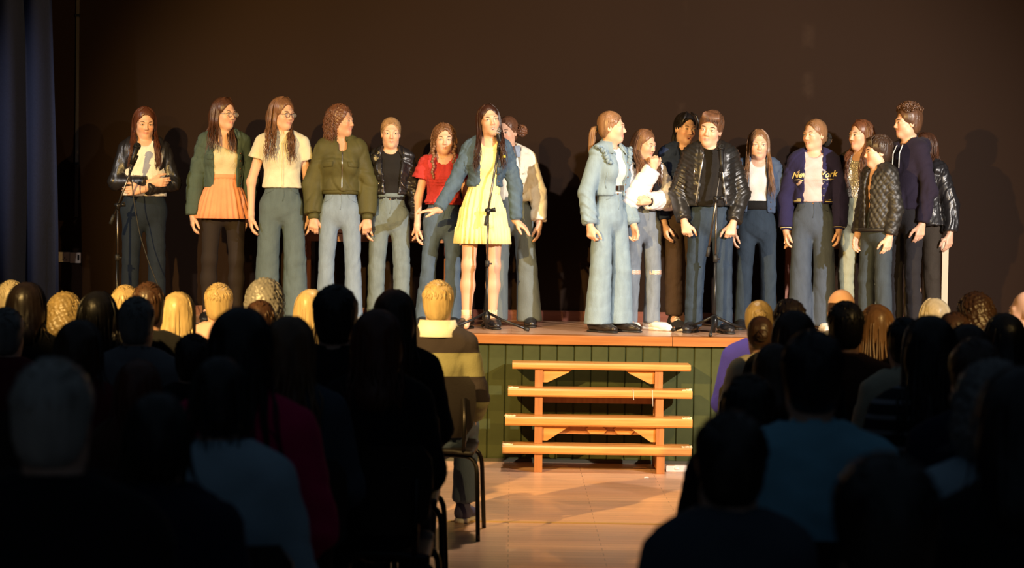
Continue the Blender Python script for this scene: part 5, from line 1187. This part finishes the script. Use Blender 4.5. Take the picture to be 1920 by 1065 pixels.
# left block, rows behind
aud(50,529,8.65,'bob','dark','black','audience member with a full dark bob beside the frizzy sandy hair',length=.09,vol=.008)
aud(184,545,8.25,'bob','black','black','audience member with a smooth black bob behind the golden-haired one',length=.08,vol=.006)
aud(279,527,8.75,'short','brown','black','dark-brown-haired audience member beside the grey-cropped man',fem=False)
aud(489,561,8.65,'short','brown','brown','brown-haired audience member behind the grey frizzy hair',fem=False)
aud(257,553,7.75,'crop','grey','grey','man with cropped grey hair and a grey shirt in the third row',fem=False,bw=1.15,sw=1.15)
aud(12,574,7.6,'crop','grey','maroon','grey-cropped man with ruddy skin at the wall end of his row',fem=False)
aud(541,590,8.0,'back','dark','black','audience member with dark hair gathered in a bun between two long-haired women')
aud(738,541,7.9,'long','brown','black','woman with long brown hair and a bare arm in a black short-sleeved top',length=.20,vol=.006)
aud(630,533,7.1,'short','dark','black','tall broad man with dark hair in a heavy black coat near the aisle',fem=False,bw=1.32,sw=1.30,vol=.006,hs=1.05)
aud(363,622,6.9,'short','dark','black','dark-haired child in black in front of the woman with long black hair',hs=.95)
aud(148,598,6.45,'bob','brown','maroon','audience member with a brown rounded bob beyond the large silver head',length=.08,vol=.006)
aud(708,578,6.6,'long','red','black','woman with reddish wavy hair and a dark coat next to the tall broad man',length=.17,wave=.012,vol=.006)
aud(545,590,6.2,'long','lbrown','slate','woman with long light-brown wavy hair in a dark slate coat',length=.26,wave=.012,vol=.004,head=(-10,0,0))
aud(260,671,5.9,'bob','red','brown','small child with reddish-brown hair sitting low among the dark coats',length=.06,hs=.95,bw=.95,sw=.9)
aud(452,574,5.3,'long','black','magenta','woman with long black hair in a magenta jumper',length=.26,vol=.006,bw=1.25,sw=1.15)
aud(412,660,4.6,'bob','black','paleblue','dark-haired person in a pale grey-blue top behind the magenta jumper',length=.07,vol=-.004,bw=1.25,sw=1.1,hs=.9)
aud(100,667,3.65,'crop','silver','black','man with a large silver-grey head in a black coat',fem=False,bw=1.3,sw=1.25,hs=1.02)
aud(296,729,4.0,'bob','black','navy','dark round-headed person with rolled hair in a navy coat',length=.05,vol=.0,hs=.9,bw=1.2,sw=1.1)
# right block
aud(1424,560,9.5,'back','olive','royal','woman in a royal blue blazer with hair clipped up on the aisle',lit=True,tail=('bun',(0,.10,.05),.03),yaw=-4,bw=1.12,skin='fair')
aud(1578,538,9.55,'fringe_bald','brown','grey','balding man whose scalp catches the spotlight in the front row',lit=True,fem=False,skin='light')
aud(1752,557,9.75,'bob','pale','cream','woman with a bright platinum bob in front of the cream table leg',lit=True,length=.06,nl=60,vol=.002)
aud(1830,548,9.15,'curlyshort','brown','brown','audience member with short frizzy brown hair near the bald man in a suit',lit=True,fem=False)
P, g = aud(1926,541,9.75,'bald','grey','navy','bald man in a dark suit and white collar at the end of the front row',lit=True,fem=False,head=(52,0,0),skin='light',yaw=15); P.collar(CLO['white'], g, 'shirt', .070, .028, .5, .05)
aud(1426,589,8.85,'back','brown','cream','child with brown hair in a bun and a cream top behind the blue blazer',hs=.9,bw=.95,sw=.95,tail=('bun',(0,.11,.02),.024))
aud(1481,558,8.4,'short','dark','black','dark-haired man beside the child with the bun',fem=False)
aud(1586,562,7.85,'short','black','brown','black-haired man in a brown jumper behind the balding man',fem=False,bw=1.2,sw=1.2)
aud(1644,568,8.95,'long','lbrown','green','woman with long straight copper-blonde hair',length=.24,wave=.003,nl=60,lit=True)
aud(1789,583,8.4,'short','brown','black','dark-brown-haired person behind the platinum bob',fem=False)
aud(1488,580,7.35,'bob','brown','black','audience member with a brown bob behind the dark-haired man',length=.06,vol=.006)
aud(1697,592,7.5,'short','black','cream','boy with cropped black hair and a cream collar next to the copper-blonde hair',hs=.95,fem=False,bw=1.0,sw=1.0)
aud(1884,585,7.7,'long','black','black','audience member with black shoulder-length hair at the end of a middle row',length=.12,vol=.004)
aud(1452,640,6.7,'long','brown','black','audience member with straight dark brown hair seated low behind the cream top',length=.10,hs=.92)
aud(1815,605,6.9,'bob','brown','black','audience member with rounded dark brown hair beside the black shoulder-length hair',length=.05,vol=.004)
aud(1745,590,6.3,'long','dark',THIN,'woman with long dark hair in a black top with thin pale stripes',length=.24,vol=.006,nl=50)
aud(1830,633,5.6,'short','brown','navy','brown-haired person in navy in front of the grey curls',fem=False,vol=.006)
aud(1525,617,4.8,'short','black','teal','dark-haired man in a teal blue shirt in the middle of the block',fem=False,bw=1.15,sw=1.2,vol=.004)
aud(1404,700,5.3,'short','dark','black','dark-haired person in black sitting low by the aisle',vol=.006,hs=1.02,fem=False)
aud(1862,675,4.3,'curlyshort','grey','paleblue','woman with grey-pink curls and a pale blue cardigan',bw=1.2,sw=1.1,fem=True)
aud(1371,768,3.85,'short','dark','slate','dark-haired person in a slate shirt at the aisle end of the last rows',vol=.006,fem=False,bw=1.15,sw=1.05)
aud(1925,690,3.7,'bob','black','black','large dark-haired figure in black at the far end of the rear row',length=.10,vol=.01,hs=1.1,bw=1.3,sw=1.2)
aud(1662,852,2.95,'short','black','navy','very near dark head in navy in the rearmost row',vol=.010,fem=False,hs=1.05)
